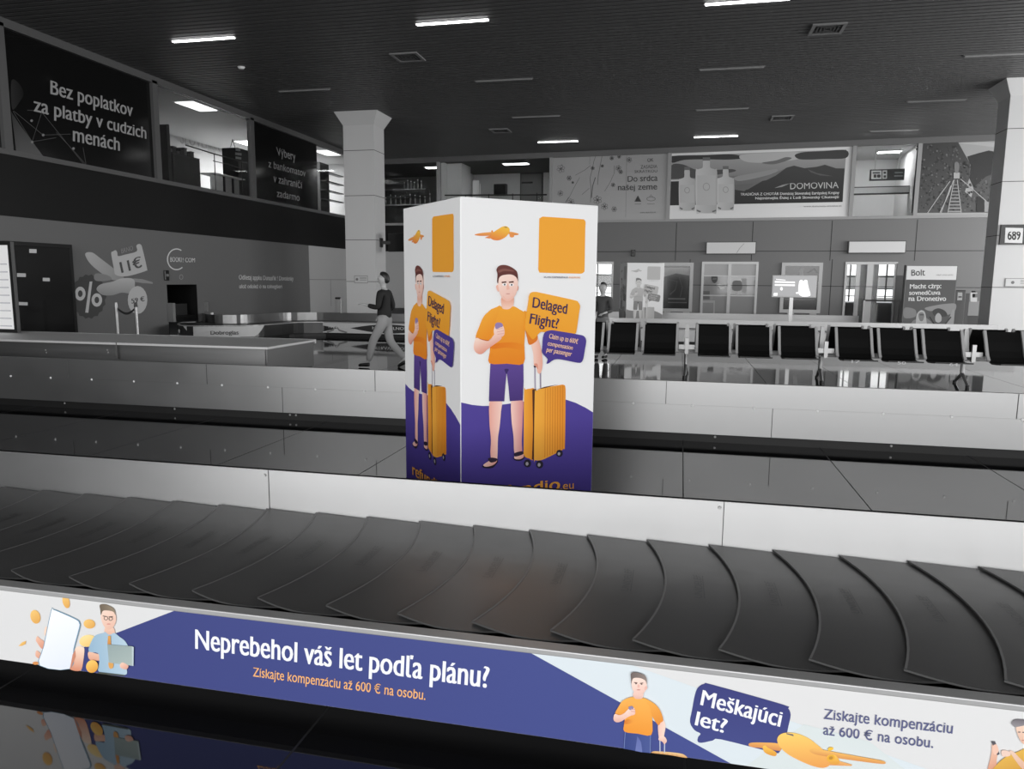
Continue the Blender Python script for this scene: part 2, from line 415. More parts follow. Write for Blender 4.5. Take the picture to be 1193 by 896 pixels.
# monitor on left column's side
sx_, sy_ = CLX1, CLY+.45
t = thing('wall_monitor', (sx_, sy_, 2.9), 'black flat monitor bracketed to the side of the left column', 'monitor')
mb = MB(); a = R(-20); ca, sa = math.cos(a), math.sin(a)
def rot(x, y): return (sx_+.75+x*ca-y*sa, sy_-.15+x*sa+y*ca)
pts = [rot(-.5,-.05), rot(.5,-.05), rot(.5,.05), rot(-.5,.05)]
obj('screen', MB().prism(pts, 2.6, 3.2), BLK, t, bevel=.015)
obj('bracket', MB().box(sx_, sx_+.5, sy_-.06, sy_+.06, 2.85, 2.95).box(sx_, sx_+.04, sy_-.1, sy_+.1, 2.75, 3.05), BLK, t)

# ================================================================== baggage carousels
def rivets(pts, n, r=.007):
    return [MB().tube(Vector(p), Vector(p)+Vector(n)*.006, r, 8, 0, r*.6) for p in pts]
FY, GY, OY = 2.406, 3.60, 8.02
ZB, ZP, ZG = .105, .437, .66
C1 = thing('baggage_carousel', (-2, 5, 0), 'large steel baggage carousel with black rubber plates and blue and white advert front', 'baggage carousel')
X0, X1 = -12.4, 6.6
obj('plinth', MB().box(X0, X1, FY+.16, GY-.1, 0, ZB+.02).box(X0, X1, OY+.1, OY+1.0, 0, ZB+.02), BLACK, C1)
BP = Plane((0, FY, 0), 0)
fp = obj('front_panel', MB().box(X0, X1, FY, FY+.03, ZB, ZP-.018), mat('advert_panel', 222, .3, 0, .4), C1)
obj('top_trim', MB().box(X0, X1, FY-.008, FY+.05, ZP-.022, ZP).box(X0, X1, FY+.05, FY+.062, ZP-.04, ZP-.012), ALU, C1, bevel=.004)
obj('deck', MB().box(X0, X1, FY+.06, GY, .36, .405), BLACK, C1)
obj('guard_rail', MB().box(X0, X1, GY, GY+.03, .40, ZG), STEEL, C1, 'brushed steel back guard along the belt', bevel=.004)
obj('inner_panel', MB().box(X0, X1, GY+.03, GY+.05, ZB, .42), STEELD, C1)
sm = []
mb = []
for xp, yp in ((313, 560), (843, 600)):
    u = Plane((0, GY, 0), 0).px(xp, yp)[0]; mb.append(MB().box(u-.002, u+.002, GY-.002, GY, .44, ZG)); sm.append(u)
obj('seam', mb, JOINT, C1)
obj('guard_bolt', rivets([(u-.02, GY-.001, ZG-.03) for u in sm], (0,-1,0), .009), ALU, C1)
# far strand
obj('far_guard', MB().box(X0, X1, OY, OY+.03, ZB+.3, ZG), STEEL, C1, bevel=.004)
obj('far_panel', MB().box(X0, X1, OY-.006, OY, ZB, ZB+.305), STEEL, C1)
OP = Plane((0, OY, 0), 0); mb = []
for xp, yp in ((80,440),(241,440),(437,450),(776,460),(1186,470)):
    u = OP.px(xp, yp)[0]; mb.append(MB().box(u-.003, u+.003, OY-.004, OY+.004, .41, ZG-.005))
for xp in (330, 900):
    u = OP.px(xp, 480)[0]; mb.append(MB().box(u-.003, u+.003, OY-.009, OY-.004, ZB, .41))
obj('seam', mb, JOINT, C1)
obj('rivet', rivets([(-11+.62*k, OY-.006, .405) for k in range(28)], (0,-1,0), .015), mat('rivet_bright', 245, .4, .2), C1)
obj('far_deck', MB().box(X0, X1, OY+.03, OY+1.05, .36, .42), BLACK, C1)
obj('far_front', MB().box(X0, X1, OY+1.07, OY+1.1, ZB, ZP), STEELD, C1)
obj('plinth_bolt', rivets([p for xp, yp in ((68,469),(197,473),(313+20,486),(340,486),(833,521),(1041,529)) for p in [(OP.px(xp,yp)[0], OY+.1, .06)]], (0,-1,0), .014), ALU, C1)
# crescent rubber plates
PITCHB = .2945; Yb, Yf, Ym = 3.585, 2.53, 3.06
def arc(x):   # left edge, from front to back
    out = []
    for i in range(15):
        y = Yf + (Yb-Yf)*i/14; out.append((x + .1*(1-((y-Ym)/.53)**2), y))
    return out
WP = .46
def plate_mesh():
    A = arc(0); nx = 9; vs = []; fs = []
    def zt(fr): return .446 - .019*fr
    for j, (ax, ay) in enumerate(A):
        for i in range(nx):
            fr = i/(nx-1); x = ax + WP*fr; y = ay
            if j <= 3: y -= (.062*math.sin(math.pi*min(1, fr*1.0)))*(1-j/4)
            vs.append((x, y, zt(fr)))
    n = len(vs); vs += [(x, y, z-.007) for x, y, z in vs]; ny = len(A)
    for j in range(ny-1):
        for i in range(nx-1):
            q = j*nx+i; fs.append((q, q+1, q+nx+1, q+nx)); fs.append((n+q, n+q+nx, n+q+nx+1, n+q+1))
    for i in range(nx-1):
        fs.append((i, n+i, n+i+1, i+1)); q = (ny-1)*nx+i; fs.append((q+1, n+q+1, n+q, q))
    for j in range(ny-1):
        q = j*nx; fs.append((q+nx, n+q+nx, n+q, q)); q += nx-1; fs.append((q, n+q, n+q+nx, q+nx))
    mb = MB().add(vs, fs)
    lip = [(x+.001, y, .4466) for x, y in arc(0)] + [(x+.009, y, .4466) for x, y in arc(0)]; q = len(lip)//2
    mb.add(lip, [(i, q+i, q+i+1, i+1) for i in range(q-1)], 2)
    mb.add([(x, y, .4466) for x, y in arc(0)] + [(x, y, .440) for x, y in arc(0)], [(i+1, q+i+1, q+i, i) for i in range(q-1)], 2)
    # faint moulded lettering with a rule beside it
    tv, tf = glyphs('UNIDELEF', 0); x0 = min(v[0] for v in tv); x1 = max(v[0] for v in tv)
    def put(a, c):   # a along the plate's depth, c across
        y = 2.955 + .24*a; x = .1*(1-((y-Ym)/.53)**2) + .155 - c; return (x, y, .446-.019*((x-.1)/WP)+.0004)
    vs2 = [put((x-x0)/(x1-x0), y*.045) for x, y in tv]
    mb.add(vs2, tf, 1)
    mb.add([put(0,-.012), put(1,-.012), put(1,-.008), put(0,-.008)], [(0,1,2,3)], 1)
    return mb
p0 = None
for k in range(-11, 18):
    x = -2.774 + PITCHB*k
    if p0 is None:
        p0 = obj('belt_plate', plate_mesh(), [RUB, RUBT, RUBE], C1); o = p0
        for p in p0.data.polygons: p.use_smooth = False
    else:
        o = p0.copy(); COL.objects.link(o)
    o.location = (x, 0, 0)

# ---- printed banner on the front panel
INKC = dict(W=(236,238,242), PU=(76,86,150), OR=(240,165,70), SK=(240,205,190), SK2=(225,170,150))
B1 = Crop(BP,0,680,6.628); B4 = Crop(BP,0,670,3.728); B5 = Crop(BP,200,690,2.9825); B6 = Crop(BP,700,770,7.467); B7 = Crop(BP,860,800,6.628); B8 = Crop(BP,1120,800,9.33); B9 = Crop(BP,680,740,4.2607); B10 = Crop(BP,930,740,4.536)
S = smooth_pts
zpt, zpb = ZP-.024, ZB+.001
tl = B4([(755,142)])[0][0]; br = B9([(730,640)])[0][0]; tr = BP.px(619.3, 757.3)[0]; ap = B1([(895,382)])[0]; lb = B1([(628,668)])[0][0]
bl1 = B1([(650,490)])[0]
rb = BP.px(1193, 900)[0]
pale = [(B10([(220,300),(420,345),(640,470),(900,610),(1190,760),(1193,900),(640,900),(200,600)]), (224,230,230))]
obj('printed_background', art_mesh(BP, [
    ([(tr+.0,zpt),(tr+.35,zpt),(br+.9,zpb),(br,zpb)], (216,225,230)),
    ([(br+.05,zpb),(br+.62,zpb),(br+.42,.25),(br+.22,.28)], (214,222,222)),
    ([(tl,zpt),ap,bl1,(lb,zpb),(br,zpb),(tr,zpt)], ((62,69,126),(70,80,142),0))], .0006), INK, fp)
coin = ((244,200,120),(226,168,88),-50)
obj('printed_coin', [art_mesh(BP, [q_], .002) for q_ in [(B1(ell(276,255,38,54,-15)), coin), (B1(ell(513,138,27,52,-15)), coin), (B1(ell(693,310,45,36,10)), coin),
    (B1(ell(680,440,66,46,-10)), ((250,225,160),(240,200,120),-60)), (B1([(145,480),(175,450),(205,440),(200,465),(170,480)]), coin), (B1(ell(278,613,24,12)), (222,150,90)),
    ]], INK, fp)
obj('printed_phone', art_mesh(BP, [
    (S(B1([(290,405),(315,425),(345,450),(338,500),(318,495),(290,455),(280,435)])), ((240,195,170),(220,150,125),-60)),
    (S(B1([(285,515),(322,545),(322,585),(300,575),(278,555)])), ((240,195,170),(220,150,125),-60)),
    (S(B1([(352,335),(372,340),(362,400),(345,390)])), (242,215,195)),
    (S(B1([(560,560),(585,500),(612,482),(642,486),(656,505),(648,590),(626,668),(545,658),(555,600)])), ((250,225,205),(215,140,110),-90)),
    (S(B1([(398,205),(418,196),(450,205),(596,270),(622,300),(624,335),(580,500),(549,656),(308,630),(340,480)]),3), (122,156,178)),
    (S(B1([(402,210),(420,203),(448,211),(592,276),(615,304),(616,335),(572,500),(540,654),(314,628),(346,480)]),3), ((246,248,252),(228,234,244),-60)),
    (B1([(552,655),(590,560),(585,510),(566,545),(545,655)]), (205,140,115))], .002), INK, fp)
obj('printed_office_man', art_mesh(BP, [
    (S(B1([(683,550),(692,522),(740,535),(835,560),(842,580),(765,592),(700,586)])), ((240,195,170),(222,165,140),-90)),
    (S(B1([(820,330),(878,335),(892,390),(850,400),(812,385)])), ((228,180,158),(240,205,185),90)),
    (S(B1([(805,378),(815,368),(850,392),(888,378),(925,405),(965,435),(992,475),(1020,540),(985,640),(968,703),(775,682),(772,600),(762,535),(690,518),(712,440),(745,395)])), ((150,182,205),(186,208,222),0)),
    (S(B1([(790,205),(835,198),(888,212),(902,265),(893,310),(870,342),(838,350),(808,325),(790,285),(783,250)])), ((246,216,200),(232,188,168),-60)),
    (S(B1([(775,165),(795,155),(830,160),(868,178),(890,200),(897,240),(880,214),(835,204),(800,208),(786,240),(780,200)])), ((110,98,84),(150,136,116),0)),
    (B1([(800,243),(830,248),(830,254),(800,249)]), (95,80,72)), (B1([(846,250),(878,248),(878,254),(846,256)]), (95,80,72)),
    (B1(stroke([(812,258),(820,250),(836,252),(840,268),(828,278),(812,272),(811,258)],4)), (80,74,74)), (B1(stroke([(850,262),(860,254),(874,258),(876,272),(862,282),(850,276),(849,262)],4)), (80,74,74)),
    (B1(ell(846,308,14,4)), (215,150,140)),
    (B1([(842,398),(862,398),(866,465),(838,462)]), ((226,165,90),(205,140,75),-90)), (S(B1([(848,600),(882,606),(882,640),(866,652),(850,640)])), (222,165,95)),
    (B1([(838,463),(1028,478),(1042,486),(1038,630),(1028,628),(850,604)]), ((150,166,166),(172,186,182),-60)), (B1([(1028,478),(1042,484),(1040,630),(1030,628)]), (190,205,210)),
    (S(B1([(935,620),(955,602),(985,615),(1002,630),(985,655),(945,645)])), ((244,205,185),(225,165,145),-60)),
    (B1([(770,676),(970,700),(968,708),(770,688)]), (80,84,74)),
    (B1(ell(722,632,46,50,20)), ((248,205,110),(228,160,70),-60))], .003), INK, fp)
obj('printed_headline', text_mesh(BP, [('Neprebehol váš let podľa plánu?', *B5([(85,195),(1100,331),(85,128)]), (240,242,250), .03)], .003), INK, fp)
obj('printed_subline', text_mesh(BP, [('Získajte kompenzáciu až 600 € na osobu.', *B5([(284,291),(882,373),(285,260)]), (240,178,120), .012)], .003), INK, fp)
obj('printed_traveller', art_mesh(BP, [
    (B6(stroke([(514,680),(515,786)],9)), (190,196,214)), (B6(stroke([(555,700),(554,794)],9)), (190,196,214)),
    (S(B6([(500,545),(540,505),(563,560),(553,630),(545,662),(510,668),(500,620)])), ((236,195,180),(246,215,200),0)),
    (S(B6([(510,655),(550,650),(575,690),(552,720),(540,702),(520,690),(502,680)])), ((246,215,200),(225,175,160),-90)),
    (B6([(205,605),(440,632),(435,796),(362,788),(322,645),(300,776),(198,757)]), ((58,72,132),(76,90,148),0)),
    (B6(stroke([(213,612),(203,756)],5)), (120,136,184)), (B6(stroke([(432,640),(430,794)],5)), (120,136,184)), (B6([(318,645),(352,700),(362,788),(300,776)]), ((96,108,168),(110,122,178),-90)),
    (S(B6([(290,262),(368,268),(362,318),(325,330),(285,312)])), ((225,178,162),(244,212,200),90)),
    (S(B6([(282,308),(302,322),(345,324),(372,316),(420,338),(445,400),(448,500),(440,636),(320,625),(205,606),(206,530),(212,470),(195,430),(205,345)]),3), ((236,150,56),(246,178,86),90)),
    (S(B6([(282,308),(230,318),(185,345),(155,390),(125,450),(165,462),(205,468),(225,440),(240,360)])), ((246,180,90),(232,150,60),-60)),
    (S(B6([(372,316),(425,338),(480,375),(520,430),(543,505),(520,530),(500,550),(462,500),(440,450),(425,390)])), ((246,178,84),(226,140,56),-60)),
    (B6(stroke([(128,450),(165,460),(203,466)],5)), (224,140,60)),
    (S(B6([(205,520),(240,500),(285,515),(260,535),(215,540)])), ((214,120,50),(238,160,70),0)),
    (S(B6([(124,452),(112,480),(115,508),(140,524),(180,516),(235,480),(275,455),(240,415),(205,445),(165,462)])), ((250,222,208),(228,176,160),-80)),
    (S(B6([(230,425),(262,396),(288,398),(300,425),(296,455),(262,462)])), ((250,222,208),(236,190,176),-60)), (S(B6([(242,392),(272,382),(284,395),(280,412),(252,416)])), (140,134,170)),
    (B6([(262,404),(298,410),(298,416),(262,410)]), (215,160,150)), (B6([(262,424),(300,428),(300,434),(262,430)]), (215,160,150)),
    (S(B6([(268,140),(330,130),(392,145),(402,190),(388,250),(355,282),(320,284),(288,255),(272,215)])), ((250,224,212),(236,196,182),-70)),
    (S(B6([(385,212),(404,212),(402,234),(384,244)])), (232,184,170)),
    (S(B6([(262,105),(280,88),(325,92),(378,112),(400,145),(399,190),(388,160),(345,138),(288,138),(272,165),(268,190),(264,150)])), ((112,100,96),(144,132,126),0)),
    (B6([(290,172),(320,176),(320,182),(290,180)]), (110,92,86)), (B6([(342,180),(370,176),(370,183),(342,187)]), (110,92,86)), (B6(ell(308,186,7,4)), (70,60,60)), (B6(ell(356,190,7,4)), (70,60,60)),
    (S(B6([(328,190),(338,215),(322,218)])), (236,188,174)), (B6(ell(330,238,15,3)), (205,140,132)),
    ], .003), INK, fp)
obj('printed_suitcase', art_mesh(BP, [(S(B6([(446,788),(480,782),(600,790),(700,803),(738,822),(742,840),(600,816),(450,798)])), ((236,200,150),(214,160,100),-90))] +
    [(B6(stroke([(500+40*k,792+5*k),(505+40*k,803+5*k)],5)), (205,155,100)) for k in range(5)], .0025), INK, fp)
bub = S(B9([(528,430),(538,370),(552,295),(568,258),(600,240),(640,245),(985,342),(1015,362),(1027,395),(1016,450),(1000,520),(972,578),(930,578),(682,516),(640,522),(585,533),(566,526),(568,505),(580,487),(550,470)]),3)
obj('printed_speech_bubble', art_mesh(BP, [(bub, ((60,64,122),(68,75,134),-90))], .002), INK, fp)
obj('printed_bubble_text', text_mesh(BP, [('Meškajúci', *B9([(580,343),(972,452),(594,270)]), (240,242,248), .03), ('let?', *B9([(553,443),(700,484),(567,376)]), (240,242,248), .03)], .0035), INK, fp)
YA = ((250,206,110),(232,158,86),-80)
obj('printed_airplane', art_mesh(BP, [
    (S(B7([(80,440),(110,428),(200,428),(302,434),(325,462),(320,492),(200,472),(100,462)])), ((240,180,100),(214,140,84),-90)),
    (S(B7([(188,462),(208,450),(230,468),(290,500),(292,528),(262,530),(205,505)])), ((248,200,90),(222,150,60),-90)),
    (B7([(690,575),(780,570),(880,598),(872,608),(700,602)]), ((238,180,110),(220,150,96),-90)),
    (S(B7([(300,410),(312,375),(345,355),(400,350),(470,362),(545,395),(605,440),(650,478),(700,535),(712,585),(690,612),(640,622),(560,603),(460,560),(380,515),(322,462)])), YA),
    (B7([(370,353),(425,363),(427,378),(372,362)]), (120,112,110)),
    (S(B7([(690,478),(705,462),(732,466),(728,482),(700,490)])), (245,195,70)),
    (S(B7([(552,482),(640,480),(760,502),(1000,545),(1120,568),(1132,588),(1080,588),(900,565),(760,545),(590,515)])), ((244,190,104),(216,146,86),-90)),
    (S(B7([(680,545),(700,520),(745,522),(778,560),(775,588),(740,596),(700,580)])), ((248,200,90),(224,156,70),-80)), (B7(ell(714,543,30,22,-20)), (232,172,60)), (B7(ell(714,543,16,12,-20)), (190,140,60))], .003), INK, fp)
obj('printed_offer_text', text_mesh(BP, [('Ziskajte kompenzáciu', *B10([(133,440),(812,518),(137,388)]), (92,96,134), .012), ('až 600 € na osobu.', *B10([(131,523),(710,594),(134,474)]), (92,96,134), .012)], .003), INK, fp)
obj('printed_person_with_phone', art_mesh(BP, [
    (S(B8([(330,620),(375,618),(395,700),(380,790),(372,905),(286,905),(308,790),(325,700)])), ((240,200,178),(214,150,120),-60)),
    (B8([(318,588),(362,588),(412,728),(385,740)]), (90,88,94)), (S(B8([(335,640),(372,620),(395,660),(398,700),(360,735),(332,690)])), (238,196,176)),
    (S(B8([(380,840),(480,755),(560,720),(620,695),(690,668),(790,690),(800,905),(372,905)])), ((226,180,84),(206,150,66),-60)),
    (S(B8([(520,700),(560,698),(620,760),(700,840),(710,905),(640,870)])), ((236,205,185),(218,170,145),-60)), (S(B8([(430,690),(480,684),(522,704),(526,738),(480,752),(440,748)])), (236,205,190)),
    (S(B8([(590,425),(690,412),(740,470),(735,580),(690,622),(645,592),(610,525)])), ((240,210,190),(224,180,158),-80)),
    (S(B8([(540,385),(580,348),(680,350),(740,352),(745,405),(680,412),(580,430),(552,412)])), ((110,104,110),(150,146,150),-90)),
    (B8(ell(622,484,16,6)), (120,110,110)), (B8(ell(668,486,16,6)), (120,110,110)), (B8(ell(665,572,18,5)), (200,140,130))], .003), INK, fp)

# ================================================================== display box with the printed traveller
A0 = Vector((-1.43, 4.79, 0)); AR, AL = R(41.9), R(-48.1); WR, WL, HB = 1.10, 1.03, 2.24
PR = Plane(A0, AR); PLf = Plane(A0 - Vector((math.cos(AL), math.sin(AL), 0))*WL, AL)
K1 = Crop(PR,530,230,5.2706); K2 = Crop(PR,530,400,4.9765); K6 = Crop(PR,440,220,2.4214)
OR0, OR1 = (240,166,58), (228,140,40)
SKG = ((252,224,208),(238,180,160),-60)
tcv = S(K2([(35,343),(100,357),(200,363),(300,352),(400,338),(500,325),(590,320),(640,325),(700,345),(760,375),(803,400),(840,425),(830,600),(0,600),(0,338)]))
wave = [(max(0,min(WR,u)), v) for u, v in K2([(34,343),(100,357),(160,363),(220,362),(300,352),(400,338),(500,325),(560,320),(600,320),(640,325),(700,345),(760,375),(803,400)])]
wave[0] = (0.004, wave[0][1]); wave[-1] = (WR-.004, wave[-1][1])
ART = {}
ART['printed_wave'] = [([(0.004,.004)] + [(WR-.004,.004)] + wave[::-1], ((64,50,132),(82,68,152),90))]
ART['printed_airplane'] = [
    (S(K1([(120,230),(140,222),(190,215),(240,213),(262,222),(250,232),(200,236),(150,236)])), ((222,132,70),(240,170,90),90)),
    (S(K1([(325,212),(350,212),(385,221),(391,228),(370,232),(335,228)])), ((222,132,70),(240,170,90),90)), (S(K1([(338,228),(362,230),(360,243),(345,246),(336,238)])), (236,150,80)),
    (S(K1([(185,247),(215,235),(228,240),(215,252),(195,250)])), (230,140,80)), (B9 and S(K1([(222,206),(230,202),(234,212),(226,216)])), (232,150,60)),
    (S(K1([(217,240),(235,215),(265,195),(290,180),(315,177),(333,190),(335,210),(322,232),(300,250),(270,263),(240,262),(220,252)])), ((232,130,62),(248,200,70),80)),
    (K1([(298,181),(316,180),(324,187),(306,186)]), (150,120,80))]
ART['orange_panel'] = [(S(K1([(517,150),(521,130),(535,120),(560,119),(770,133),(793,138),(802,155),(800,200),(796,430),(791,458),(775,468),(750,468),(540,463),(518,458),(511,438),(512,400)]),3), (244,168,54))]
ART['printed_caption'] = None
ART['speech_bubble'] = [(S(K1([(446,640),(450,605),(465,583),(495,580),(520,585),(725,630),(752,643),(764,668),(758,710),(744,810),(735,835),(700,838),(545,826),(515,832),(490,860),(470,870),(440,830),(424,790)]),3), ((240,160,44),(246,176,60),90))]
ART['printed_traveller'] = [
    # legs, feet, sandals
    (S(K2([(203,330),(268,330),(265,400),(258,480),(248,550),(245,650),(238,692),(216,690),(204,640),(207,560),(198,450)])), ((236,170,156),(250,212,200),0)),
    (S(K2([(328,325),(390,325),(392,420),(386,560),(385,636),(345,640),(338,540),(326,440)])), ((250,208,196),(214,140,140),0)),
    (S(K2([(158,712),(175,700),(235,668),(248,682),(240,698),(215,722),(170,722)])), (34,26,44)), (S(K2([(165,702),(195,682),(232,664),(243,680),(225,702),(190,714),(168,712)])), ((250,208,196),(228,160,150),-40)),
    (S(K2([(190,668),(215,662),(242,668),(236,684),(205,690)])), (44,32,52)),
    (S(K2([(338,662),(360,650),(395,645),(402,662),(380,680),(348,678)])), (34,26,44)), (S(K2([(342,658),(360,640),(388,634),(398,656),(378,670),(348,670)])), ((250,208,196),(228,160,150),-40)), (S(K2([(340,640),(365,628),(390,626),(393,642),(350,656)])), (44,32,52)),
    # shorts
    (K2([(204,116),(395,118),(396,220),(392,330),(316,335),(308,250),(298,165),(290,250),(284,336),(195,336),(198,230)]), ((72,52,118),(96,72,148),90)),
    (S(K2([(285,150),(310,150),(302,168),(296,178)])), (58,42,100)),
    # neck
    (S(K1([(286,610),(355,605),(354,676),(325,694),(290,682)])), ((252,214,196),(226,150,120),90)),
    # arm with the suitcase
    (S(K2([(425,-30),(470,-40),(488,-5),(502,60),(506,120),(498,165),(486,176),(476,165),(470,130),(456,125),(452,60),(438,5)])), ((252,222,208),(236,170,150),0)),
    (S(K2([(455,120),(475,118),(480,150),(468,135)])), (225,150,130)),
    (S(K1([(420,700),(452,720),(490,790),(505,845),(500,880),(455,905),(440,860),(428,800)])), ((240,160,50),(222,118,36),-80)),
    # torso
    (S(K1([(275,668),(292,684),(330,686),(356,668),(395,688),(425,712),(430,780)]) + K2([(400,10),(396,117),(300,118),(198,116),(200,50),(202,0)]) + K1([(215,800),(200,705)]), 3), ((232,132,30),(244,168,52),90)),
    (S(K2([(200,10),(240,0),(330,-6),(392,8),(392,40),(300,25),(215,32)])), ((226,118,24),(236,140,36),0)),
    (S(K1([(277,668),(238,685),(200,705),(172,735),(148,790),(125,860),(160,872),(205,880),(222,840),(240,780)])), ((244,168,54),(234,140,34),-60)),
    (K1(stroke([(126,861),(160,872),(206,880)],5)), (196,96,40)),
    (S(K1([(127,864),(160,873),(206,880),(245,835),(262,850),(285,862),(270,880),(235,905),(200,930),(160,962),(125,950),(113,915)])), ((252,224,208),(226,150,130),-70)),
    (S(K1([(236,815),(248,785),(275,770),(296,795),(302,830),(295,850),(270,858),(242,845)])), ((252,224,208),(240,190,176),-60)),
    (S(K1([(244,782),(258,768),(284,772),(292,790),(272,800),(250,808)])), (152,130,176)),
    (K1(stroke([(255,812),(292,800)],3)), (222,160,150)), (K1(stroke([(256,826),(298,818)],3)), (222,160,150)), (K1(stroke([(258,840),(298,835)],3)), (222,160,150)),
    # head
    (S(K1([(250,545),(262,538),(270,560),(266,578),(256,570)])), (240,185,168)), (S(K1([(374,545),(386,545),(384,568),(373,575)])), (214,130,110)),
    (S(K1([(262,480),(320,465),(380,480),(384,530),(378,575),(362,610),(338,632),(310,634),(286,616),(270,580),(261,530)])), ((252,226,214),(240,192,176),-70)),
    (S(K1([(290,600),(320,625),(350,605),(352,615),(335,634),(308,634)])), (242,190,172)),
    (S(K1([(256,515),(258,470),(252,445),(262,425),(285,415),(320,418),(356,436),(380,462),(384,515),(374,492),(345,474),(300,476),(275,486),(266,502),(262,528)])), ((78,40,40),(112,62,56),90)),
    (S(K1([(265,448),(300,437),(345,445),(360,455),(300,452),(268,462)])), (132,84,76)),
    (K1([(284,518),(312,515),(313,523),(285,527)]), (84,46,42)), (K1([(328,517),(357,514),(358,523),(329,525)]), (84,46,42)),
    (K1(ell(301,535,13,8)), (250,250,250)), (K1(ell(344,537,13,8)), (250,250,250)), (K1(ell(302,535,5,6)), (60,40,40)), (K1(ell(345,537,5,6)), (60,40,40)),
    (S(K1([(320,530),(328,548),(332,562),(322,567),(313,562)])), (240,186,168)), (K1(ell(322,592,13,2.5)), (206,140,132)),
]
sc_ = [(K2(stroke([(463,128),(465,262)],9)), (168,160,176)), (K2(stroke([(495,168),(496,258)],9)), (150,140,158)), (K2(stroke([(462,128),(464,140)],13)), (60,50,60)),
    (S(K2([(400,285),(410,268),(440,262),(458,262),(458,300),(453,640),(448,676),(430,668),(405,658),(397,640),(398,600)])), ((226,140,40),(244,170,60),180)),
    (K2([(448,268),(470,262),(474,300),(462,670),(446,674),(452,500)]), (80,46,30)),
    (S(K2([(462,300),(468,278),(490,266),(540,254),(610,241),(630,241),(640,255),(641,330),(637,590),(630,612),(600,630),(520,670),(485,679),(464,676),(458,660)]),3), ((244,174,66),(230,146,46),0)),
    (K2([(470,268),(520,252),(600,238),(520,260)]), (90,56,40))]
for k in range(8): sc_.append((K2(stroke([(523+14.5*k,262-2.6*k),(521+14.5*k,662-6.6*k)],4)), (212,126,34)))
for cx, cy, r in ((420,696,21),(490,702,21),(605,638,19)):
    sc_ += [(K2(ell(cx,cy,r,r*1.1)), (36,30,48)), (K2(ell(cx-3,cy+2,r*.4,r*.5)), (170,165,175))]
ART['printed_suitcase'] = sc_
ART['small_speech_bubble'] = [(S(K6([(462,448),(464,420),(470,404),(485,399),(500,400),(565,411),(580,416),(586,428),(583,450),(578,478),(572,489),(560,490),(515,481),(495,482),(480,492),(474,492),(477,480),(466,468),(461,458)]),3), ((70,54,136),(80,64,146),90))]
TXT = {}
TXT['bubble_text'] = [('Delaged', *K1([(470,675),(679,716),(477,612)]), (58,40,84), .02), ('Flight?', *K1([(452,774),(626,806),(461,712)]), (58,40,84), .02)]
TXT['small_bubble_text'] = [('Claim up to 600€', *K6([(480,421),(561,437),(483,408)]), (246,200,168), .02), ('compensation', *K6([(476,441),(546,454),(479,430)]), (246,200,168), .02), ('per passenger', *K6([(473,459),(543,472),(476,447)]), (246,200,168), .02)]
TXT['printed_caption'] = [('SCAN EXPERIENCE', *K1([(540,494),(688,496),(540,484)]), (70,60,80), .01), ('ANDMORE', *K1([(692,496),(764,497),(692,486)]), (236,150,70), .01)]
TXT['printed_web_address'] = [('refundio', *K2([(170,905),(602,846),(170,837)]), (244,170,70), .02), ('.eu', *K2([(606,846),(683,840),(606,806)]), (244,170,70), .0)]
BASE = {'printed_wave': .0006, 'printed_airplane': .001, 'orange_panel': .001, 'printed_traveller': .0045, 'speech_bubble': .010, 'printed_suitcase': .001, 'small_speech_bubble': .011}
def display_box(origin, label, tint=None, board=WHITE):
    t = thing('display_box', origin, label, 'display box')
    pr = Plane(origin, AR); pl = Plane(Vector(origin) - Vector((math.cos(AL), math.sin(AL), 0))*WL, AL)
    p2 = Vector(origin); a = p2 + pr.u*WR; b_ = p2 - pl.u*WL; c = a - pl.u*WL
    obj('cardboard_body', MB().prism([tuple(p.xy) for p in (p2, a, c, b_)], 0, HB), board, t, bevel=.006)
    for pln, k in ((pr, 1.0), (pl, WL/WR)):
        for nm, sh in ART.items():
            if sh: obj(nm, art_mesh(pln, [([(u*k, v) for u, v in pts], col) for pts, col in sh], BASE[nm], .0001, tint), INK, t)
        for nm, it in TXT.items():
            obj(nm, text_mesh(pln, [(s, *[(q[0]*k, q[1]) for q in qs], c_, bo) for s, *qs, c_, bo in it], .013, tint), INK, t)
    return t
display_box(A0, 'tall white advert box printed with a man in orange shirt, standing inside the near carousel')
def grey(c):
    l = .3*c[0]+.6*c[1]+.1*c[2]; l = .18+.62*l if l > .05 else l*1.2+.02
    return (l*1.01, l, l*.99)
# the second one turned to face us more squarely
AR, AL = R(16), R(-74)
o2 = Plane((0, 22.4, 0), 0).px(731, 306)[0]
display_box(Vector((o2, 22.4, 0)), 'smaller looking far grey advert box behind the black seats, printed with a man', grey, mat('far_white_board', 225, .4))

# ================================================================== steel housing over the far strand, board on it
HY, HX1, HZ = 8.72, onz(331, 401, .82).x, .82
t = thing('conveyor_housing', (-9, 9.3, 0), 'long brushed steel housing standing behind the inner guard at left', 'conveyor housing')
HX0 = -13.2; HYB = 10.0
obj('top_cover', MB().box(HX0, HX1+.02, HY-.03, HYB, HZ-.035, HZ), STEELT, t, bevel=.006)
obj('front_sheet', MB().box(HX0, HX1-.02, HY, HY+.03, .44, HZ-.035), STEELD, t)
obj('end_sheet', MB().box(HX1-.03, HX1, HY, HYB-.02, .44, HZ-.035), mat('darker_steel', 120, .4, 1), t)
obj('back_lip', MB().box(HX0, HX1+.02, HYB, HYB+.03, HZ-.06, HZ+.004), STEELT, t, bevel=.005)
HP = Plane((0, HY, 0), 0)
u = HP.px(138, 410)[0]
obj('sheet_joint', MB().box(u-.006, u+.006, HY-.034, HY, .6, HZ), JOINT, t)
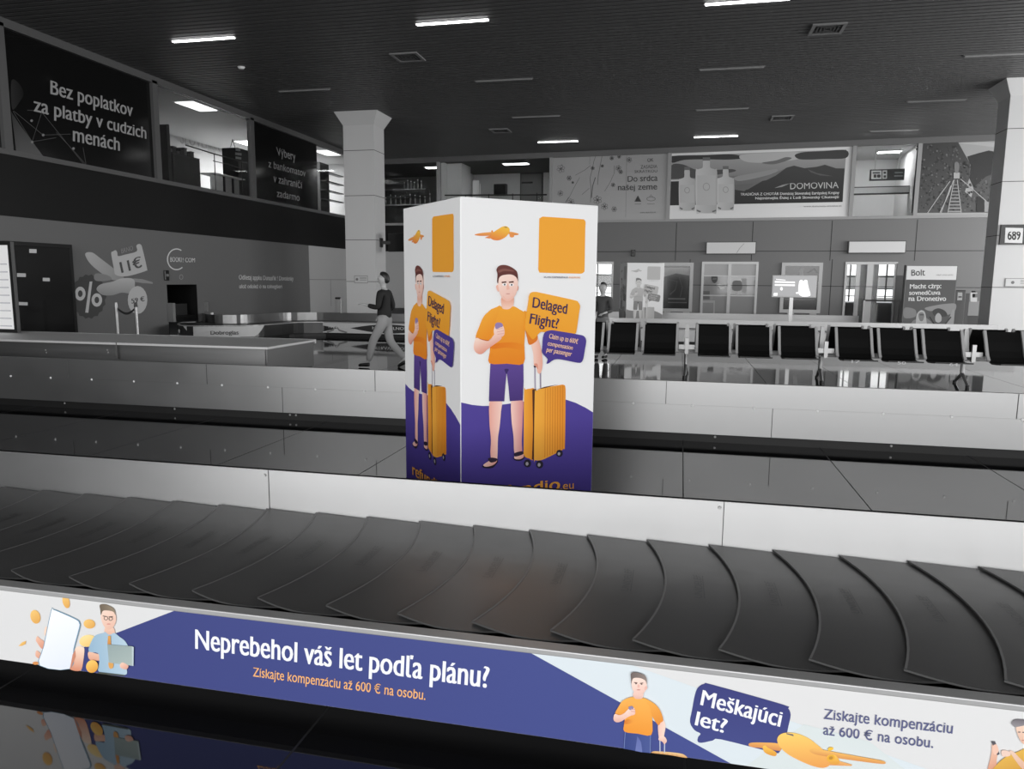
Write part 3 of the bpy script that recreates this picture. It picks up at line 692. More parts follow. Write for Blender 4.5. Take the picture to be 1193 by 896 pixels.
for x, y in ((53, 408), (125, 408)):
    u, v = HP.px(x, y)
    obj('fixing', rivets([(u, HY, v), (u+.01, HY, v-.035)], (0,-1,0), .014), CHROME, t)
bx = onz(21.5, 393.3, HZ)
SBP = Plane((0, bx.y, 0), R(-4))
u1, v1 = SBP.px(12.5, 281.5); u1b, vb = SBP.px(20, 393.3); u1 = (u1+u1b)/2
HZ += .006
t = thing('info_board', SBP.P(u1-.6, vb), 'white notice board in a black frame at the left edge above the steel housing', 'notice board')
mb = MB(); mb.pbox(SBP, u1-1.3, u1, HZ, HZ+.05, -.06, 0); mb.pbox(SBP, u1-1.3, u1, v1-.05, v1, -.06, 0); mb.pbox(SBP, u1-.06, u1, HZ+.05, v1-.05, -.06, 0); mb.pbox(SBP, u1-1.3, u1-1.24, HZ+.05, v1-.05, -.06, 0)
obj('frame', mb, BLK, t)
obj('white_sheet', MB().pbox(SBP, u1-1.24, u1-.06, HZ+.05, v1-.05, -.05, -.02), mat('white_sheet', 245, .35, 0, .4, emit=(1,1,1), estr=.05), t)
ln = []
for k in range(9):
    v = v1-.35-.12*k; l = (.45,.3,.5,.38,.25,.55,.3,.42,.5)[k]; ln.append(([(u1-.1-l,v),(u1-.12,v),(u1-.12,v+.018),(u1-.1-l,v+.014)], (196,196,202)))
obj('printed_lines', art_mesh(SBP, ln, -.018, .0001), INK, t)

# ================================================================== left wall: advert, cabinet, hatch
ue = LW.px(359, 300)[0]
t = thing('wall_advert', LW.P(20, 0), 'long grey printed advert across the left wall with prices and a percent sign', 'wall advert')
mb = MB(); mb.pbox(LW, -2, hy0, 0, zb, .002, .03); mb.pbox(LW, hy1, ue, 0, zb, .002, .03); mb.pbox(LW, hy0, hy1, hz0, zb, .002, .03)
obj('printed_sheet', mb, mat('advert_grey', 112, .55), t)
LA = Crop(LW, 80, 270, 6.628); L4 = Crop(LW, 0, 240, 3.2); L7 = Crop(LW, 240, 290, 7.456)
badge = []
for k in range(36): r = 130 if k % 2 else 142; badge.append((145+r*.98*math.cos(k*math.pi/18), 500+(r+32)*math.sin(k*math.pi/18)))
obj('printed_percent_badge', art_mesh(LW, [(LA(badge), (82,82,82)), (LA(ell(80,478,41,54)), (215,215,215)), (LA(ell(80,478,18,26)), (84,84,84)), (LA(ell(208,527,41,52)), (215,215,215)), (LA(ell(208,527,18,25)), (84,84,84)),
    (LA([(152,385),(173,384),(142,626),(118,624)]), (215,215,215))], .034), INK, t)
obj('printed_flying_suitcase', art_mesh(LW, [
    (S(LA([(118,180),(130,160),(175,162),(235,205),(345,290),(420,360),(330,372),(250,325),(180,270),(140,225)])), ((205,205,205),(160,160,160),-40)),
    (S(LA([(190,330),(230,322),(300,340),(320,370),(230,382),(190,370)])), (150,150,150)),
    (LA([(490,360),(560,366),(640,390),(640,402),(560,396),(490,386)]), (160,160,160)),
    (S(LA([(205,440),(240,405),(330,385),(400,360),(490,365),(500,430),(470,475),(400,470),(330,490),(260,490),(225,470)])), ((205,205,205),(160,160,160),-90))], .036), INK, t)
obj('printed_price_tag', art_mesh(LW, [(S(LA([(318,170),(332,152),(352,143),(365,160),(372,188),(420,178),(515,152),(512,110),(530,95),(548,100),(560,130),(596,285),(590,300),(560,312),(470,338),(400,345),(350,330),(340,290)]),3), (205,205,205))], .038), INK, t)
obj('printed_price_text', text_mesh(LW, [('BRNO', *LA([(397,168),(487,143),(392,132)]), (160,160,160), .02), ('11', *LA([(400,318),(468,300),(382,236)]), (92,92,92), .03), ('€', *LA([(492,292),(556,272),(478,212)]), (92,92,92), .03)], .042), INK, t)
obj('printed_round_tag', art_mesh(LW, [(LA(ell(522,527,76,108)), (205,205,205))], .038), INK, t)
obj('printed_round_tag_text', text_mesh(LW, [('59 €', *LA([(476,555),(576,535),(472,518)]), (90,90,90), .03)], .042), INK, t)
arcp = [(825+70*math.cos(a), 213+80*math.sin(a)) for a in [R(d) for d in range(50, 312, 12)]]
obj('printed_ring', art_mesh(LW, [(LA(stroke(arcp, 9)), (232,232,232)), (LA(stroke(ell(861,350,13,18)+[(874,350)], 4)), (170,170,170))], .034), INK, t)
obj('printed_web_name', text_mesh(LW, [('BOOKI', *LA([(776,232),(862,234),(776,196)]), (232,232,232), .02), ('! COM', *LA([(872,235),(966,236),(872,202)]), (232,232,232), .02)], .038), INK, t)
obj('printed_slogan', text_mesh(LW, [('Odlietaj appku Dunasňk ! Dovolenky', *L7([(278,266),(752,277),(278,226)]), (225,225,225), .015), ('ulož odolež ö na tolnegšieri', *L7([(282,342),(652,342),(282,308)]), (225,225,225), .015)], .034), INK, t)
# hatch dressing: steel jambs and the feed conveyor coming out
t = thing('feed_conveyor', LW.P((hy0+hy1)/2, 0, .4), 'short dark feed conveyor coming out of the square hatch in the left wall', 'conveyor')
mb = MB(); mb.pbox(LW, hy0+.1, hy1-.05, .48, .62, -1.2, .02); obj('belt_bed', mb, BLK, t)
mb = MB(); mb.pbox(LW, hy0-.02, hy0+.09, .48, 1.0, .031, .2); obj('side_post', mb, CHROME, t)
mb = MB(); mb.pbox(LW, hy1+.3, hy1+.38, .7, .98, .031, .12); obj('side_post', mb, CHROME, t)
mb = MB(); mb.pbox(LW, hy0+.12, hy1-.1, .62, .95, -.3, -.25); obj('strip_curtain', mb, DARK, t)
p = LW.px(192, 320); t = thing('wall_switch', LW.P(*p), 'tiny dark key switch on the grey wall advert left of the hatch', 'switch')
obj('body', MB().pbox(LW, p[0]-.09, p[0]+.09, p[1]-.16, p[1]+.12, .03, .08), BLK, t, bevel=.02); obj('plate', MB().pbox(LW, p[0]-.05, p[0]+.05, p[1]-.05, p[1]+.02, .08, .09), CHROME, t)
# tall black cabinet
cu0, cu1 = LW.px(12, 290)[0], LW.px(66, 288)[0]; cv1 = LW.px(62, 285)[1]
t = thing('black_cabinet', LW.P((cu0+cu1)/2, 0, .3), 'tall glossy black cabinet with small white labels against the left wall', 'cabinet')
obj('body', MB().pbox(LW, cu0-.5, cu1, 0, cv1, .031, .42), BLK, t, bevel=.01)
obj('door', MB().pbox(LW, cu0-.46, cu1-.1, .08, cv1-.08, .42, .44), mat('glossy_black', 10, .15), t, bevel=.006)
C0 = Crop(Plane((XL+.44, 0, 0), R(90)), 0, 260, 5.6)
for q in ([(190,168),(238,170),(238,196),(190,194)], [(110,326),(168,328),(168,352),(110,350)], [(278,356),(324,358),(324,380),(278,378)], [(122,514),(180,516),(180,537),(122,535)]):
    obj('white_label', art_mesh(LW, [(C0(q), (215,215,215))], .443), INK, t)
# belt barrier posts
bps = []
for i, (xt, xb) in enumerate(((135, 140), (158, 161))):
    P_ = Plane((0, 14.6, 0), 0); u, v = P_.px(xt, 352.5)
    t = thing('barrier_post', (u, 14.6, 0), ('left' if i == 0 else 'right') + ' one of two chrome barrier posts before the price advert', 'barrier post', 'chrome barrier posts')
    obj('pole', MB().tube((u,14.6,.02),(u,14.6,v-.1),.035,14), CHROME, t); obj('cap', MB().tube((u,14.6,v-.1),(u,14.6,v),.042,14,0,.03), CHROME if i == 0 else BLK, t)
    obj('base', MB().tube((u,14.6,0),(u,14.6,.03),.17,20), STEELD, t); bps.append((u, v))
(ua, va), (ub, vb_) = bps
ua += .045; ub -= .045
pth = [(ua+(ub-ua)*k/8, va-.12-.10*math.sin(math.pi*k/8)) for k in range(9)]
mb = MB()
for k in range(8):
    (a, b2), (c, d) = pth[k], pth[k+1]; mb.hexa([(a,14.595,b2-.05),(c,14.595,d-.05),(c,14.605,d-.05),(a,14.605,b2-.05),(a,14.595,b2),(c,14.595,d),(c,14.605,d),(a,14.605,b2)])
tag(obj('barrier_belt', mb, DARK), 'sagging dark belt strung between the two chrome barrier posts', 'barrier belt')

# ================================================================== second carousel, behind
C2 = thing('baggage_carousel', (0, 23, 0), 'farther baggage carousel along the hall with rounded steel guard and dark and white adverts', 'baggage carousel')
G2, F2, O2 = 21.55, 20.4, 26.0
outer = smooth_pts([(-13.75,19.2),(-13.6,18.2),(-12.9,17.6),(-12.0,17.75),(-11.35,18.3),(-11.1,19.2),(-10.95,20.0),(-10.45,20.38)], 5)[:-5] + [(-10.2,20.4),(8.0,20.4)]
outer[0] = (-13.75, 19.2)
inner = smooth_pts([(-13.85,20.2),(-13.55,19.35),(-12.95,18.95),(-12.35,19.1),(-12.1,19.6),(-12.0,20.4),(-11.75,21.1),(-11.2,21.5)], 5)[:-5] + [(-10.9,G2),(8.0,G2)]
inner[0] = (-13.85, 20.2)
fp2 = obj('front_panel', MB().ribbon(outer, ZB, ZP-.02, .03), mat('far_advert_panel', 46, .25, 0, .5), C2)
obj('top_trim', MB().ribbon(outer, ZP-.02, ZP, .05), ALU, C2)
obj('plinth', MB().ribbon(offset(outer, .18), 0, ZB+.02, .05), BLACK, C2)
obj('belt', MB().prism(offset(outer, .06) + offset(inner, -.01)[::-1], .36, .42), RUB, C2)
obj('guard_rail', MB().ribbon(inner, .42, ZG, .03), STEEL, C2)
obj('far_guard', MB().box(-11.5, 5.6, O2, O2+.03, ZB, ZG), STEEL, C2)
obj('far_plinth', MB().box(-11.4, 5.6, O2+.1, O2+.2, 0, ZB+.02), BLACK, C2)
obj('far_deck', MB().box(-11.5, 5.6, O2+.03, O2+1.1, .36, .42), RUB, C2)
F2P = Plane((0, F2, 0), 0)
sh = []
def lens(x0, x1, hv, dark): return [(x0+(x1-x0)*k/16, .27-hv*math.sin(math.pi*k/16)) for k in range(17)] + [(x1+(x0-x1)*k/16, .27+hv*math.sin(math.pi*k/16)) for k in range(1, 16)]
x = F2P.px(372, 380)[0]
sh.append(([(x,.12),(8,.12),(8,.412),(x-.5,.412),(x+.6,.26)], (205,205,205)))
for k in range(2):
    xa = F2P.px(408, 380)[0]+3.3*k; sh.append((lens(xa, xa+2.4, .13, 0), (48,48,48)))
    sh.append((stroke([(xa-.75,.13),(xa-.55,.2),(xa-.45,.32),(xa-.35,.2),(xa-.1,.13)], .05), (130,130,130)))
xa = F2P.px(296, 380)[0]
obj('printed_far_adverts', art_mesh(F2P, sh, .004), INK, fp2)
xa = F2P.px(408, 380)[0]
obj('printed_far_lettering', text_mesh(F2P, [('HITRAVELNOS', (xa+.7+3.3*k,.25), (xa+1.75+3.3*k,.25), (xa+.7+3.3*k,.33), (200,200,200), .02) for k in range(2)], .008), INK, fp2)
LB = Plane((-11.9, 17.75, 0), R(24))
u0, u1 = LB.px(216, 380)[0], LB.px(300, 380)[0]
# lobe advert: follows the curved front
def on_outer(px_):     # arc position seen at this picture column
    best = None
    for i in range(len(outer)-1):
        a, b2 = Vector((*outer[i],0)), Vector((*outer[i+1],0))
        for k in range(6):
            q = a.lerp(b2, k/6); d = q + Vector((0,0,.3)) - CAM; xx = 596.5 + FPX*d.dot(CX)/d.dot(CF)
            if q.y < 20.3 and (best is None or abs(xx-px_) < best[0]): best = (abs(xx-px_), q, (b2-a).normalized())
    return best[1], best[2]
mb = MB(); mb.c = []
cols = [on_outer(214+(308-214)*k/24) for k in range(25)]
for k, (q, tn) in enumerate(cols):
    nrm = Vector((tn.y, -tn.x, 0)); f = k/24; lo = .41 - .28*min(1, 3.2*math.sin(math.pi*min(1,max(0,f))))
    for z in (lo, .412): mb.v.append(q+nrm*.012+Vector((0,0,z))); mb.c.append(hexc(205,205,205))
for k in range(24): mb.f.append([2*k, 2*k+2, 2*k+3, 2*k+1]); mb.mi.append(0)
obj('printed_lobe_advert', mb, INK, fp2)
qa, tn = on_outer(258); LBP = Plane((qa.x, qa.y, 0), math.atan2(tn.y, tn.x))
obj('printed_lobe_lettering', text_mesh(LBP, [('Dobroglas', (-.28,.2), (.42,.2), (-.28,.3), (70,70,70), .02)], .03), INK, fp2)
qa, tn = on_outer(210); LBP = Plane((qa.x, qa.y, 0), math.atan2(tn.y, tn.x))
obj('printed_lobe_dot', art_mesh(LBP, [(ell(0,.27,.06,.05), (200,200,200))], .03), INK, fp2)
qa, tn = on_outer(345)
u = F2P.px(327, 380)[0]; ub2 = F2P.px(354, 380)[0]
obj('printed_name_band', text_mesh(F2P, [('MAMMOOD', (-10.15,.26), (-9.55,.27), (-10.15,.34), (215,215,215), .03)], .009), INK, fp2)
# small barrier behind it, before the pale wall
P_ = Plane((0, 28.6, 0), 0)
mb = MB(); (a, v), (b2, v2) = P_.px(361, 347), P_.px(397, 347.5)
t = thing('barrier_rail', (a, 28.6, 0), 'low dark rail on thin posts before the pale wall left of the column', 'barrier')
obj('rail', MB().tube((a,28.6,v),(b2,28.6,v2),.04,8), DARK, t)
for q in (a, b2): obj('post', MB().tube((q,28.6,0),(q,28.6,v),.03,8), CHROME, t)
p = LW.px(378, 335); 

# ================================================================== back-to-back bench of black seats
BN = thing('waiting_bench', (2, 13.9, 0), 'row of back to back black airport seats with steel frames on a beam', 'bench')
YM = 13.92
prof = [(-1.02,.455),(-.86,.44),(-.66,.43),(-.56,.45),(-.49,.52),(-.43,.62),(-.36,.76),(-.27,.925)]
seats = [(-1.92,-1.34),(-1.26,-.73),(-.65,-.03),(.28,.87),(.95,1.54),(1.65,2.28),(2.57,3.15),(3.23,3.82),(3.91,4.53),(4.84,5.42),(5.5,6.1),(6.18,6.8)]
def sheet(x0, x1, prof, th, sg):
    mb = MB(); n = len(prof); off = offset(prof, th); vs = []
    for x in (x0, x1): vs += [(x, YM+sg*y, z) for y, z in prof] + [(x, YM+sg*y, z) for y, z in off]
    fs = []
    for i in range(n-1):
        fs += [(i,i+1,2*n+i+1,2*n+i),(n+i+1,n+i,3*n+i,3*n+i+1),(i+1,i,n+i,n+i+1),(2*n+i,2*n+i+1,3*n+i+1,3*n+i)]
    fs += [(0,2*n,3*n,n),(n-1,2*n-1,4*n-1,3*n-1)]
    if sg > 0: fs = [f[::-1] for f in fs]
    return mb.add(vs, fs)
for sg in (1, -1):
    for x0, x1 in seats:
        s0 = obj('seat', sheet(x0+.035, x1-.035, prof, .022, sg), SEATM, BN)
        for xa, xb in ((x0-.005, x0+.037), (x1-.037, x1+.005)):
            obj('side_frame', sheet(xa, xb, [(y-.012, z+.012) for y, z in prof[3:]], .045, sg), ARMF, s0)
obj('beam', MB().box(-2.1, 6.9, YM-.05, YM+.05, .42, .5), ALU, BN, bevel=.008)
for x in (-2.2+.05, .125, 2.425, 4.685):
    lg = obj('leg', MB().tube((x,YM,.42),(x,YM,.16),.035,10).tube((x,YM,.2),(x-.02,YM-.36,.03),.03,10,0,.024).tube((x,YM,.2),(x+.02,YM+.36,.03),.03,10,0,.024), CHROME, BN)
    obj('foot_pad', MB().tube((x-.02,YM-.36,0),(x-.02,YM-.36,.04),.035,10), BLK, lg); obj('foot_pad', MB().tube((x+.02,YM+.36,0),(x+.02,YM+.36,.04),.035,10), BLK, lg)
    obj('bracket', MB().box(x-.14, x+.14, YM-.42, YM-.39, .52, .6).box(x-.03, x+.03, YM-.45, YM-.39, .44, .72).box(x-.03, x+.03, YM-.41, YM, .46, .52), CHROME, BN)
    obj('upright', MB().hexa([(x-.05,YM-.1,.5),(x+.05,YM-.1,.5),(x+.05,YM+.1,.5),(x-.05,YM+.1,.5),(x-.03,YM-.03,.95),(x+.03,YM-.03,.95),(x+.03,YM+.03,.95),(x-.03,YM+.03,.95)]), STEELD, BN)
SP = Plane((0, YM-1.02, 0), 0)
for s_, xx in (('17', 2.72), ('50', 3.4), ('64', 4.15)):
    obj('seat_number', text_mesh(SP, [(s_, (xx,.425), (xx+.12,.425), (xx,.47), (205,205,205), .03)], .004), INK, BN)

# ================================================================== glazed strip on the left wall
def panes(P, u0, u1, v0, v1, name, d=-.06):
    o = obj(name, MB().pbox(P, u0, u1, v0, v1, d-.008, d), GLASS, kind='structure'); return o
def mullion(P, u, w, v0, v1, m, name): return obj(name, MB().pbox(P, u-w, u+w, v0, v1, -.1, .05), m, kind='structure')
uu = lambda x: LW.px(x, 180+x*.19)[0]
muls = [uu(9.5), uu(185), uu(296), uu(372)]
for i, u in enumerate(muls[:3]): mullion(LW, u, .10, zs, zt, FRAME, 'trim_%d' % (9+i))
def film(P, u0, u1, v0, v1, label, m, d=-.04):
    t = thing('window_poster', P.P((u0+u1)/2, v0), label, 'poster')
    obj('printed_sheet', MB().pbox(P, u0, u1, v0, v1, d-.02, d), m, t); return t
Q1 = Crop(LW,0,0,2.9825); Q5 = Crop(LW,0,20,4.479); Q6 = Crop(LW,300,130,4.977)
t = film(LW, muls[0]+.1, muls[1]-.1, zs+.04, zt-.06, 'black window poster at left about payments in foreign currencies', DARKG)
u0 = muls[0]+.1
net = [(Q5([(65,490),(110,560),(240,735),(92,705),(80,600)]), ((70,70,70),(105,105,105),-90))]
for a, b2 in (((75,490),(175,650)),((175,650),(225,495)),((78,488),(232,615)),((232,615),(375,610)),((225,495),(445,768)),((175,650),(300,628)),((150,485),(225,490)),((300,600),(395,700)),((395,700),(455,770)),((440,680),(455,765))):
    net.append((Q5(stroke([a, b2], 2.4)), (92,92,92)))
for c in ((175,652),(232,615),(172,540),(390,685)): net.append((Q5(ell(*c,7,7)), (140,140,140)))
net.append((S(Q5([(66,330),(110,350),(130,400),(110,440),(70,480)])), ((60,60,60),(34,34,34),0)))
obj('printed_network', art_mesh(LW, net, -.037, .0002), INKG, t)
obj('printed_text', text_mesh(LW, [('Bez poplatkov', *Q1([(180,326),(464,405),(180,279)]), (168,168,168), .025), ('za platby v cudzich', *Q1([(122,386),(511,482),(122,340)]), (168,168,168), .025), ('menách', *Q1([(258,490),(419,524),(258,443)]), (168,168,168), .025)], -.03), INKG, t)
t = film(LW, muls[2]+.1, muls[3], zs+.04, zt-.06, 'black window poster about cash withdrawals, nearer the left column', DARKG)
obj('printed_text', text_mesh(LW, [('Výbery', *Q6([(118,252),(226,286),(113,205)]), (150,150,150), .01), ('z bankomatov', *Q6([(68,322),(283,378),(68,282)]), (150,150,150), .01), ('v zahraničí', *Q6([(97,408),(263,447),(97,366)]), (150,150,150), .01), ('zadarmo', *Q6([(117,494),(248,519),(117,455)]), (150,150,150), .01)], -.03), INKG, t)
t = film(LW, 10.2, muls[0]-.1, zs+.04, zt-.06, 'grey strip of window poster cut off by the left edge', mat('grey_film', 44, .2))
panes(LW, muls[1]+.1, muls[2]-.1, zs+.04, zt-.06, 'window_1'); panes(LW, muls[3], uC, zs+.04, zt-.06, 'window_2')
# room behind
RX0, RX1 = XL-4.4, XL-.26; ry0, ry1 = muls[1]-.6, uC+.5
obj('wall_office_back', MB().box(RX0-.1, RX0, ry0, ry1, zs-.3, CEIL), ROOMW, kind='structure')
obj('wall_office_end', MB().box(RX0, RX1, ry1, ry1+.1, zs-.3, CEIL), ROOMW, kind='structure')
obj('wall_office_near', MB().box(RX0, RX1, ry0-.1, ry0, zs-.3, CEIL), ROOMD, kind='structure')
obj('floor_office', MB().box(RX0, RX1, ry0, ry1, zs-.4, zs-.3), mat('office_floor', 150, .5), kind='structure')
obj('ceiling_office', MB().box(RX0, RX1, ry0, ry1, CEIL-.14, CEIL-.1), ROOML, kind='structure')
for px_, py_, lab in ((229, 124.5, 'square lit panel in the office ceiling behind the left glass'), (381, 178.5, 'lit panel in the office ceiling seen just left of the column')):
    q = onz(px_, py_, CEIL-.18); xx, yy = q.x, q.y
    t = thing('panel_light', (xx, yy, CEIL-.16), lab, 'ceiling light', 'office ceiling panels')
    obj('frame', MB().box(xx-.35, xx+.35, yy-.65, yy+.65, CEIL-.165, CEIL-.14), WHITE, t); obj('diffuser', MB().box(xx-.3, xx+.3, yy-.6, yy+.6, CEIL-.18, CEIL-.165), PANEL, t)
area('office_fill', (XL-2.2, 28.3, CEIL-.2), (0, 0, 0), 1.0, 4.6, 330)  # unseen fill behind the poster, added to brighten the office
LN = Plane((XL-1.1, 0, 0), R(90)); LF = Plane((RX0, 0, 0), R(90)); Q4 = Crop(LF,180,95,6.183); Q4n = Crop(LN,180,95,6.183)
fl = zs-.3
obj('trim_13', text_mesh(LF, [('SLOVENSKO', *Q4([(185,445),(515,512),(185,370)]), (172,172,172), .02)], .01), INK, kind='structure').name = 'trim_13'
t = thing('office_poster', LF.P(*Q4([(410,540)])[0]), 'small pale poster with dark top on the office back wall', 'poster')
obj('sheet', art_mesh(LF, [(Q4([(378,385),(438,380),(438,540),(380,520)]), (185,185,185)), (Q4([(378,385),(438,380),(438,412),(378,416)]), (60,60,60))], .01), INK, t)
def nearbox(a, b2, name, label, cat, dep=.6, m=DARK):
    (u0, v1), (u1, _) = Q4n([a, b2]); t = thing(name, LN.P((u0+u1)/2, fl, 0), label, cat)
    obj('body', MB().pbox(LN, u0+.14, u1, fl, v1, -dep, 0), m, t, bevel=.01); return t, u0, u1, v1
t, u0, u1, v1 = nearbox((75,300), (106,300), 'office_cabinet', 'tall dark cabinet at the left end of the office window', 'cabinet'); obj('door', MB().pbox(LN, u0+.03, u1-.03, fl+.05, v1-.05, 0, .015), BLK, t)
t, u0, u1, v1 = nearbox((110,510), (325,560), 'office_counter', 'long dark counter crowded with small things behind the left glass', 'counter'); obj('worktop', MB().pbox(LN, u0+.14, u1, v1, v1+.03, -.6, .0), BLK, t)
cz = v1+.03
for k in range(7):
    u = u0 + .16 + (u1-u0-.16)*(k+.6)/7.4; h = (.12,.2,.1,.16,.24,.1,.18)[k]
    tt = thing('counter_box', LN.P(u, cz, -.3), ('small dark box on the office counter, number %d counted from its left end' % (k+1)).replace('number 1 counted','first').replace('number 2 counted','second').replace('number 3 counted','third').replace('number 4 counted','fourth').replace('number 5 counted','fifth').replace('number 6 counted','sixth').replace('number 7 counted','seventh'), 'box', 'boxes on the office counter')
    obj('carton', MB().pbox(LN, u-.075, u+.075, cz, cz+h, -.45, -.15), DARK if k % 2 else mat('grey_carton', 85, .6), tt, bevel=.01); obj('lid', MB().pbox(LN, u-.08, u+.08, cz+h, cz+h+.02, -.46, -.14), BLK, tt)
t, u0, u1, v1 = nearbox((580,470), (690,480), 'office_cabinet', 'dark cabinet with white stickers at the right end of the office window', 'cabinet')
for q in ([(583,482),(618,486),(618,502),(583,498)], [(580,510),(626,516),(626,534),(580,528)], [(583,540),(624,546),(624,562),(583,556)]): obj('sticker', art_mesh(LN, [(Q4n(q), (190,190,190))], .004), INK, t)
(ua, va), (ub, vb_) = Q4n([(600,415), (655,440)])
mb = MB(); mb.tube(LN.P(u0+.05,v1,-.2), LN.P(ua,va,-.2), .012, 6).tube(LN.P(ua,va,-.2), LN.P(u0+.3,v1+.05,-.2), .012, 6).tube(LN.P(u0+.3,v1+.05,-.2), LN.P(u0+.3,v1,-.2), .012, 6)
obj('wire_stand', mb, BLK, t)
t = thing('white_desk', LN.P(*Q4n([(470,800)])[0], .3), 'white desk on dark legs low behind the left glass', 'desk')
(u0, v1), (u1, _) = Q4n([(375,657), (585,657)])
obj('desktop', MB().pbox(LN, u0, u1, v1-.03, v1, -.3, .35), WHITE, t); obj('front_sheet', MB().pbox(LN, u0+.02, u1-.02, fl, v1-.03, .1, .12), mat('desk_white', 170, .5), t)
for x in (472, 535): u = Q4n([(x,700)])[0][0]; obj('leg', MB().pbox(LN, u-.03, u+.03, fl, v1-.03, .12, .17), BLK, t)
t = thing('stair_railing', LN.P(*Q4n([(350,560)])[0], .5), 'thin black handrail sloping across the office window', 'railing')
a, b2, c = (LN.P(*q, .55) for q in Q4n([(108,462),(318,525),(580,595)]))
obj('handrail', MB().tube(a, b2, .02, 8).tube(b2, c, .02, 8), BLK, t)
a, b2, c = (LN.P(*q, .55) for q in Q4n([(310,575),(420,600),(580,648)])); obj('lower_rail', MB().tube(a, b2, .014, 8).tube(b2, c, .014, 8), BLK, t)
for x, y0_, y1_ in ((318,525,700),(520,578,760)): q = Q4n([(x,y0_),(x,y1_)]); obj('baluster', MB().tube(LN.P(*q[0],.55), LN.P(q[0][0],fl,.55), .014, 8), BLK, t)
# racks seen just left of the column
LN2 = Plane((XL-.9, 0, 0), R(90)); Q6n = Crop(LN2,300,130,4.977)
t = thing('display_rack', LN2.P(*Q6n([(400,580)])[0]), 'dark slanting display rack behind glass just left of the column', 'rack')
obj('side', MB().pbox(LN2, *[q for q in (Q6n([(360,300)])[0][0], Q6n([(412,310)])[0][0])], fl, Q6n([(385,300)])[0][1], -.5, 0), DARK, t)
for k in range(4): q = Q6n([(365,340+50*k),(470,380+50*k)]); obj('shelf', MB().pbox(LN2, q[0][0], q[1][0], q[1][1]-.02, q[1][1]+.02, 0, .25), BLK, t)
t = thing('white_stand', LN2.P(*Q6n([(450,520)])[0], -.6), 'white stand with a dark screen behind glass beside the column', 'stand')
q = Q6n([(428,350),(466,440)]); obj('panel', MB().pbox(LN2, q[0][0], q[1][0], fl, q[0][1], -.7, -.62), WHITE, t); obj('screen', MB().pbox(LN2, q[0][0]+.2, q[1][0]-.08, q[1][1], q[0][1]-.06, -.62, -.61), BLK, t)

# ================================================================== glazed strip on the back wall
vb, vt = zsB+.03, ztB-.04
bu = lambda x: BW.px(x, 252)[0]
bm = [bu(447), bu(511), bu(641), bu(778), bu(991), bu(1065.5), uR]
n_ = 14
for i, x in enumerate((511, 641.5, 778, 990.5, 1065.5)):
    mullion(BW, bu(x), .07, vb, vt, FRAMEL, 'trim_%d' % (n_+i))
panes(BW, bu(400), bm[1]-.07, vb, vt, 'window_3'); panes(BW, bm[1]+.07, bm[2]-.07, vb, vt, 'window_4'); panes(BW, bm[4]+.07, bm[5]-.07, vb, vt, 'window_5')
def room(n, u0, u1, dep, wallm, ceilm, v0=None):
    v0 = v0 or vb-.3
    obj('wall_%s_back' % n, MB().pbox(BW, u0, u1, v0, CEIL, -dep-.1, -dep), wallm, kind='structure')
    obj('wall_%s_left' % n, MB().pbox(BW, u0-.1, u0, v0, CEIL, -dep, -.22), wallm, kind='structure'); obj('wall_%s_right' % n, MB().pbox(BW, u1, u1+.1, v0, CEIL, -dep, -.22), wallm, kind='structure')
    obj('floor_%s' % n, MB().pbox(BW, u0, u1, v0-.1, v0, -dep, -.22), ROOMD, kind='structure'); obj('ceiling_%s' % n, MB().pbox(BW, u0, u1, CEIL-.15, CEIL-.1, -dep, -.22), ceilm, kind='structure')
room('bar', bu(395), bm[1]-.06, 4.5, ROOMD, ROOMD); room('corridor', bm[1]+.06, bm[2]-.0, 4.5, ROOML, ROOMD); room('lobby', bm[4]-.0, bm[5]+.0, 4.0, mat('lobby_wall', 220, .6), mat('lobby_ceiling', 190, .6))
def spot(u, dep, w_, st, label, grp='room lamps'):
    t = thing('room_lamp', BW.P(u, CEIL-.18, -dep), label, 'ceiling light', grp)
    obj('rim', MB().pbox(BW, u-w_, u+w_, CEIL-.19, CEIL-.17, -dep-.25, -dep+.25), WHITE, t)
    q = BW.P(u, CEIL-.205, -dep); area('room_lamp_light', q, (0, 0, R(-3.6)), 2*w_-.1, .38, st*w_*3.2)
    obj('diffuser', MB().pbox(BW, u-w_+.04, u+w_-.04, CEIL-.2, CEIL-.19, -dep-.2, -dep+.2), mat('room_glow_%d' % int(st), 255, .5, emit=(1,1,1), estr=2.0), t)
spot(bu(492), 1.6, .5, 8, 'dim panel light over the bar shelves behind glass'); spot(bu(590), 1.4, .6, 6, 'panel light in the corridor behind the middle window'); spot(bu(1041), 1.8, .45, 26, 'bright round-ended lamp in the lobby behind the window beside the bridge photo')
# bar shelves and bottles
BD = Plane(BW.P(0, 0, -1.5), R(-3.6)); QB = Crop(BD,440,170,5.681)
(u0, v1), (u1, _) = QB([(48,290), (318,290)]); (_, v0) = QB([(48,395)])[0]
t = thing('bar_shelf', BD.P((u0+u1)/2, vb-.3), 'dark bar shelving with bottles behind the window right of the left column', 'shelf')
obj('back_unit', MB().pbox(BD, u0-.8, u1, v1-.35, v1, -.4, 0), DARK, t); obj('shelf_edge', MB().pbox(BD, u0-.8, u1, v1-.02, v1+.002, 0, .012), mat('steel_worktop', 150, .3, 1), t)
t = thing('bar_counter', BD.P((u0+u1)/2, vb-.3), 'low dark bar counter with a steel top behind the window right of the left column', 'counter')
obj('counter', MB().pbox(BD, u0-.8, u1+.6, vb-.3, v1-.75, -.4, .1), DARK, t); obj('worktop', MB().pbox(BD, u0-.8, u1+.6, v1-.75, v1-.7, -.42, .2), mat('steel_worktop', 150, .3, 1), t)
